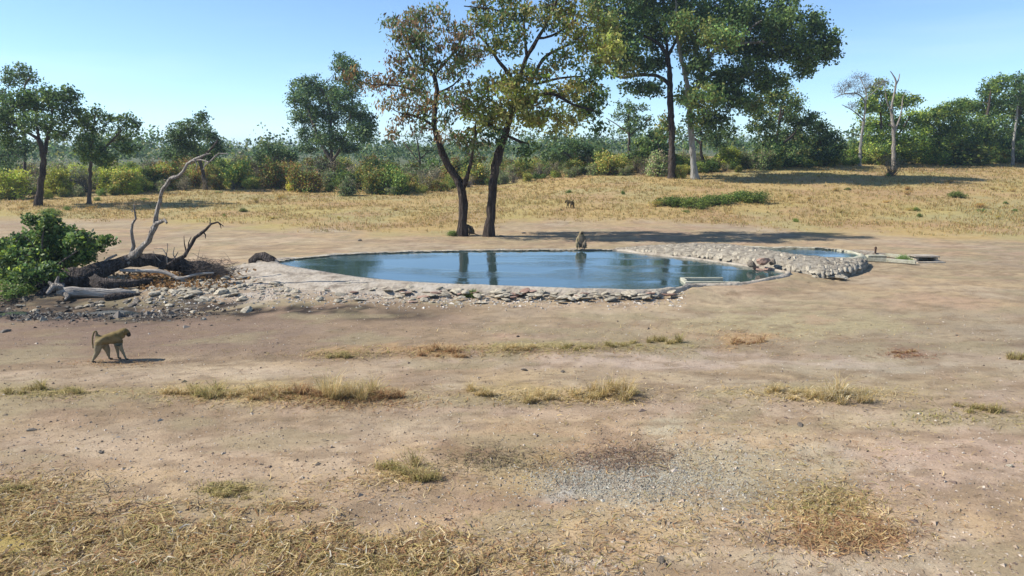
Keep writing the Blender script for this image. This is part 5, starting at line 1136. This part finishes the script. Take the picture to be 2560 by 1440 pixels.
# countable tufts: each a thing of its own
def tuft(px, py, wpx, hpx, label, palette, seed, n=None, lean=1.15):
    r = np.random.default_rng(seed); g = GG(px, py); m = g.y/ray(px, py)[1]
    w, h = wpx*m, hpx*m; h = h*1.15; n = n or int(190+850*w)
    nc = max(4, int(w*11)); cx = (np.arange(nc)+r.uniform(.1, .9, nc)-nc/2)/nc*w; cy = r.uniform(-.3, .3, nc)*w; k = r.integers(0, nc, n)
    x = g.x+cx[k]+r.normal(0, .035, n); y = g.y+cy[k]+r.normal(0, .025, n)
    hh = h*r.uniform(.2, 1.0, n)*(.35+.75*r.random(nc)**1.5)[k]
    return grass_obj('grass_tuft', [blades(x, y, gz(x, y), hh, np.full(n, .007)*r.uniform(.6, 1.6, n), lean, palette, r)], label, None, tuple(g), None)
T_ = [(872, 1002, 120, 88, 'tallest bristly golden grass tuft in the row across the soil', STRAW), (670, 1000, 90, 60, 'upright rusty grass tuft left of the tallest tuft', np.concatenate([RUSTS, STRAW])), (765, 1000, 80, 50, 'rusty grass tuft just left of the tallest bristly one', RUSTS),
      (520, 996, 110, 42, 'green-tinged low grass tuft in the left part of the row', STRAWG), (440, 994, 70, 34, 'small straw tuft at the left end of the golden row', STRAW), (600, 998, 70, 36, 'short straw tuft between the green-tinged and the rusty one', STRAW), (960, 1002, 90, 36, 'orange-brown flattened tuft right of the tallest tuft', RUSTS),
      (60, 988, 90, 34, 'dull green tuft at the left picture edge beside the track', STRAWG), (180, 988, 70, 30, 'small greenish tuft near the left picture edge', STRAWG), (1200, 990, 60, 34, 'small pale tuft left of the middle tufts', STRAW), (1350, 1000, 80, 44, 'thin pale grass tuft in the middle of the soil', STRAW),
      (1535, 994, 120, 64, 'spiky yellow grass tuft right of the centre of the soil', STRAW), (1450, 1002, 80, 26, 'low yellow tuft between the thin and the spiky one', STRAW), (2115, 1004, 130, 66, 'bushy pale grass tuft at the right end of the tuft rows', np.concatenate([STRAW, pal((.66, .6, .45))])), (1980, 994, 130, 36, 'low wide straw tuft left of the bushy pale one', STRAW),
      (2445, 1034, 90, 34, 'greenish low tuft at the right on the grey soil', STRAWG), (1020, 1192, 150, 62, 'loose spidery grass tuft alone in the foreground soil', STRAWG), (572, 1236, 110, 26, 'small flattened grass tuft in the left foreground', STRAWG), (1660, 860, 80, 32, 'dark green-brown tuft at the end of the far grass strip', STRAWG),
      (1560, 868, 90, 20, 'low olive tuft in the far grass strip', STRAWG), (1440, 872, 80, 22, 'low olive tuft in the middle of the far grass strip', STRAWG), (1300, 880, 90, 22, 'yellowish tuft at the left of the far grass strip', STRAW), (1110, 886, 110, 26, 'orange-brown tuft in the strip near the pond', RUSTS), (855, 894, 60, 20, 'tiny greenish tuft at the left end of the strip', STRAWG),
      (1870, 858, 90, 22, 'pinkish-brown flattened tuft right of the far strip', RUSTS), (2545, 898, 50, 30, 'yellow-green tuft cut off by the right picture edge', STRAWG), (2265, 890, 70, 14, 'flat dark reddish tuft on the grey soil at right', RUSTS), (30, 1240, 80, 44, 'bright green-tinged tuft in the straw at the left edge', STRAWG)]
for i, (a, b_, w, h, lab, p_) in enumerate(T_):
    o = tuft(a, b_, w, h, lab, p_, 500+i); o['category'] = 'grass tuft'
# dense standing straw in the lower left corner
px_ = rng.uniform(-60, 1150, 5200); py_ = 1470-(rng.random(5200)**1.4)*np.interp(px_, [-60, 500, 900, 1150], [150, 160, 90, 30])
k = fbm(px_/100, py_/60, .5, 3, 18) > .42; px_, py_ = px_[k], py_[k]
rx, ry, rz = ray(px_, py_); t = -CAMH/rz; x, y = rx*t, ry*t
grass_obj('trodden_grass', [blades(x, y, gz(x, y), rng.uniform(.04, .15, len(x)), np.full(len(x), .008), 1.6, np.concatenate([STRAW, STRAWG]), rng)], 'trodden tangled grass in the lower left foreground')

# little dead sprigs and fallen twigs
def twig(px, py, pts, label, mat=M_deadwood, r=.006):
    g = GG(px, py); m = g.y/ray(px, py)[1]; bag = Bag()
    for lm in pts:
        P_ = [Vector((g.x+dx*m, g.y+(i*.02), g.z+.006-dy*m)) for i, (dx, dy) in enumerate(lm)]
        limb_tube(bag, P_, list(np.linspace(r, r*.4, len(lm))), 5, .04, .15)
    o = link('twig', bag.mesh('twig', [mat], g, True), None, g); tag(o, label, 'twig')
twig(1922, 1370, [[(0, 0), (2, -22), (6, -46), (8, -52)], [(2, -16), (-14, -20), (-22, -26)], [(0, -2), (14, -4), (26, -3)], [(3, -30), (10, -38)]], 'thin dry sprig standing in the soil near the bottom right', M_twig)
twig(497, 1290, [[(0, 0), (0, -30), (-3, -62), (-4, -80)], [(0, -20), (12, -34)], [(0, -8), (-10, -18)]], 'bare upright sprig at the edge of the straw in the left foreground', M_twig, .004)
twig(268, 1232, [[(0, 0), (-4, -22), (-20, -40), (-34, -54)], [(-4, -22), (14, -30), (24, -36)]], 'pale forked twig lying on the soil at the left')
twig(380, 1270, [[(0, 0), (14, 1), (24, 4), (34, 4)]], 'short straight pale twig in the left foreground')
twig(795, 1240, [[(-20, -6), (-6, 2), (4, 6)], [(4, 6), (10, -10), (26, -18)]], 'small bent twig on the soil left of the spidery tuft')
twig(820, 1106, [[(-16, -4), (0, 0), (20, 2)]], 'little pale stick on the smooth soil in the middle')
twig(2178, 1398, [[(-18, -6), (0, 0), (16, 10), (24, 8)], [(-10, -4), (-14, -12)]], 'dark curled twig near the bottom right corner', M_twig, .01)
twig(1782, 418, [[(-40, 2), (-10, -2), (12, -4), (26, -10)]], 'pale fallen branch lying right of the pale giant trunk', M_deadwood, .09)

# ------------------------------------------------------------------ baboons
M_fur = attr_mat('baboon_fur', 0, .85, .15)
nn_, ll_ = M_fur.node_tree.nodes, M_fur.node_tree.links
tcf = nn_.new('ShaderNodeTexCoord'); nf = nn_.new('ShaderNodeTexNoise'); nf.inputs['Scale'].default_value = 60; nf.inputs['Detail'].default_value = 5
bf = nn_.new('ShaderNodeBump'); bf.inputs['Strength'].default_value = .6; bf.inputs['Distance'].default_value = .01
ll_.new(tcf.outputs['Object'], nf.inputs[0]); ll_.new(nf.outputs[0], bf.inputs['Height']); ll_.new(bf.outputs[0], nn_['Principled BSDF'].inputs['Normal'])
def skin_animal(name, verts, edges, rad, colfun, loc, rotz, scale, label, root=0, cat='baboon'):
    me = bpy.data.meshes.new(name); me.from_pydata(verts, edges, [])
    o = bpy.data.objects.new(name, me); C.objects.link(o)
    md = o.modifiers.new('s', 'SKIN'); md.use_smooth_shade = True
    sv = me.skin_vertices[0].data
    for i, r in enumerate(rad):
        r = r*1.16 if r > .03 else r
        sv[i].radius = (r, r) if not isinstance(r, tuple) else r
        sv[i].use_root = (i == root)
    o.modifiers.new('b', 'SUBSURF').levels = 2
    dg = bpy.context.evaluated_depsgraph_get(); ev = o.evaluated_get(dg)
    m2 = bpy.data.meshes.new_from_object(ev); o.modifiers.clear(); o.data = m2; bpy.data.meshes.remove(me)
    m2.name = name
    a = m2.color_attributes.new('Col', 'FLOAT_COLOR', 'POINT')
    for i, v in enumerate(m2.vertices):
        a.data[i].color = (*colfun(v.co), 1)
    m2.materials.clear(); m2.materials.append(M_fur)
    for p in m2.polygons: p.use_smooth = True
    o.location = loc; o.rotation_euler = (0, 0, rotz); o.scale = (scale,)*3
    return tag(o, label, cat)
OLF, PALE, DARK = (.155, .112, .045), (.25, .22, .155), (.035, .028, .024)
def walk_skel(head_down=0.0):
    V, E, R = [], [], []
    def add(p, r, par=None):
        V.append(p); R.append(r); i = len(V)-1
        if par is not None: E.append((par, i))
        return i
    # coordinates in metres: x forward, y to its left, z up; from the photograph at 130 px per metre
    pel = add((-.13, 0, .45), .105); mid = add((.0, 0, .45), .108, pel); che = add((.12, 0, .455), .13, mid); shd = add((.20, 0, .515), .105, che)
    nk = add((.25, 0, .56), .085, shd); hd = add((.295, 0, .59-head_down), .08, nk); br = add((.335, 0, .56-head_down), .055, hd); mz = add((.36, 0, .51-head_down), .04, br); ns = add((.372, 0, .468-head_down), .031, mz)
    rp = add((-.19, 0, .47), .08, pel)
    t1 = add((-.215, 0, .55), .028, rp); t2 = add((-.21, 0, .60), .023, t1); t3 = add((-.225, 0, .64), .02, t2); t4 = add((-.255, 0, .625), .019, t3); t5 = add((-.29, .0, .53), .018, t4); t6 = add((-.305, 0, .41), .017, t5); t7 = add((-.305, 0, .28), .014, t6)
    for s, pts in ((-1, [(-.18, .40, .09), (-.21, .30, .068), (-.22, .22, .05), (-.27, .13, .034), (-.315, .06, .024), (-.33, .02, .022), (-.26, .012, .018)]),
                   (1, [(-.14, .40, .09), (-.10, .29, .068), (-.06, .21, .05), (-.06, .12, .033), (-.05, .06, .022), (-.045, .02, .022), (.02, .012, .018)])):
        par = pel
        for (x, z, r) in pts: par = add((x, s*.075, z), r, par)
    for s, pts in ((-1, [(.17, .42, .06), (.19, .32, .045), (.21, .24, .035), (.245, .14, .026), (.27, .05, .021), (.285, .018, .02), (.33, .012, .016)]),
                   (1, [(.14, .42, .06), (.105, .31, .043), (.115, .22, .034), (.12, .12, .026), (.12, .05, .021), (.125, .018, .02), (.175, .012, .016)])):
        par = che
        for (x, z, r) in pts: par = add((x, s*.07, z), r, par)
    return V, E, R
def walk_col(c):
    n = .85+.3*random.random()
    if c.x > .335 and c.z < .56: k = DARK
    elif c.z < .035: k = (.06, .05, .04)
    elif c.z > .5 and c.x > -.16: k = OLF
    elif c.z > .36: k = tuple(a*.8+b*.2 for a, b in zip(OLF, PALE))
    else: k = tuple(a*.35+b*.65 for a, b in zip(OLF, PALE))
    return tuple(v*n for v in k)
V_, E_, R_ = walk_skel()
g = GG(279, 905)
bb = skin_animal('baboon', V_, E_, R_, walk_col, g, .34, .97, 'olive-brown baboon walking right with arched tail on the dark soil')
V_, E_, R_ = walk_skel(.1)
g = GG(1425, 521)
skin_animal('baboon', V_, E_, R_, lambda c: tuple(v*.45 for v in walk_col(c)), g, math.pi-.3, .95, 'small distant dark baboon foraging to the left in the golden grass')
def ears(par, pts):
    for p, r in pts:
        bm = bmesh.new(); bmesh.ops.create_uvsphere(bm, u_segments=8, v_segments=6, radius=r)
        for v in bm.verts: v.co.x *= .45
        me = bpy.data.meshes.new('ear'); bm.to_mesh(me); bm.free()
        a = me.color_attributes.new('Col', 'FLOAT_COLOR', 'POINT')
        for i in range(len(me.vertices)): a.data[i].color = (.12, .09, .07, 1)
        me.materials.append(M_fur); link('ear', me, par, p)
    return
ears(bb, [((.285, .07, .59), .022), ((.285, -.07, .59), .022)])
def sit_skel(hunch=0.0):
    V, E, R = [], [], []
    def add(p, r, par=None):
        V.append(p); R.append(r); i = len(V)-1
        if par is not None: E.append((par, i))
        return i
    # faces -y (towards the viewer)
    pel = add((0, .05, .12), .125); bl = add((0, .02, .25), .125, pel); ch = add((0, 0, .38), .125, bl); nk = add((0, -.02-hunch*.1, .5-hunch*.06), .075, ch)
    hd = add((.01, -.05-hunch*.15, .61-hunch*.12), .082, nk); br = add((.02, -.10-hunch*.15, .60-hunch*.12), .055, hd); mz = add((.03, -.16-hunch*.15, .56-hunch*.13), .036, br)
    for s in (-1, 1):
        k = add((s*.10, -.03, .14), .075, pel); k = add((s*.15, -.16, .25), .055, k); k = add((s*.14, -.17, .14), .04, k); k = add((s*.13, -.16, .04), .028, k); k = add((s*.13, -.25, .018), .022, k)
        a = add((s*.12, -.02, .40), .06, ch); a = add((s*.16, -.06, .30), .042, a); a = add((s*.13, -.15, .24), .034, a); a = add((s*.07, -.2, .13), .026, a); a = add((s*.05, -.22, .05), .022, a)
    t = add((0, .17, .06), .03, pel); t = add((.08, .26, .02), .018, t); t = add((.22, .3, .015), .012, t)
    return V, E, R
def sit_col(c):
    n = .85+.3*random.random()
    if c.y < -.13 and c.z > .5: k = DARK
    elif c.z < .04: k = (.07, .055, .045)
    elif c.x < -.08 or c.z > .5: k = (.21, .17, .10)  # sunlit left side painted into the fur; head shares the tone
    elif c.y < -.02: k = (.13, .105, .075)  # shade on the front painted as darker fur
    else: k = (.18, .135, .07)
    return tuple(v*n for v in k)
V_, E_, R_ = sit_skel(0)
p = PZ(1453, 623, WZ+.05); p.y = PZ(1453, 623.5, WZ+.05).y
b2 = skin_animal('baboon', V_, E_, R_, sit_col, (p.x, p.y+.12, WZ+.05), -.15, 1.12, 'baboon sitting upright facing the water on the far pond rim', 0)
ears(b2, [((.09, -.03, .62), .024), ((-.075, -.03, .62), .024)])
V_, E_, R_ = sit_skel(1)
g = GG(1178, 588)
skin_animal('baboon', V_, E_, R_, lambda c: (.42, .38, .34) if (c.x < -.08 and c.z < .3) else tuple(v*.75 for v in sit_col(c)), (g.x, g.y, g.z), -1.0, 1.0, 'baboon sitting hunched on the ground between the two tree trunks', 0)  # pale patch paints light falling on the hind legs

# ------------------------------------------------------------------ haze
HAZE = 0.00038
if HAZE:
    bm = bmesh.new(); bmesh.ops.create_cube(bm, size=1)
    for v in bm.verts: v.co = Vector((v.co.x*3200, v.co.y*2800+1290, (v.co.z+.5)*46-3))
    me = bpy.data.meshes.new('haze'); bm.to_mesh(me); bm.free()
    mh = bpy.data.materials.new('haze_air'); mh.use_nodes = True; n = mh.node_tree.nodes; l = mh.node_tree.links
    n.remove(n['Principled BSDF']); pv = n.new('ShaderNodeVolumePrincipled'); pv.inputs['Color'].default_value = (.62, .80, 1, 1); pv.inputs['Density'].default_value = HAZE
    pv.inputs['Anisotropy'].default_value = .2
    l.new(pv.outputs[0], n['Material Output'].inputs['Volume']); me.materials.append(mh)
    tag(link('haze', me), kind='stuff')
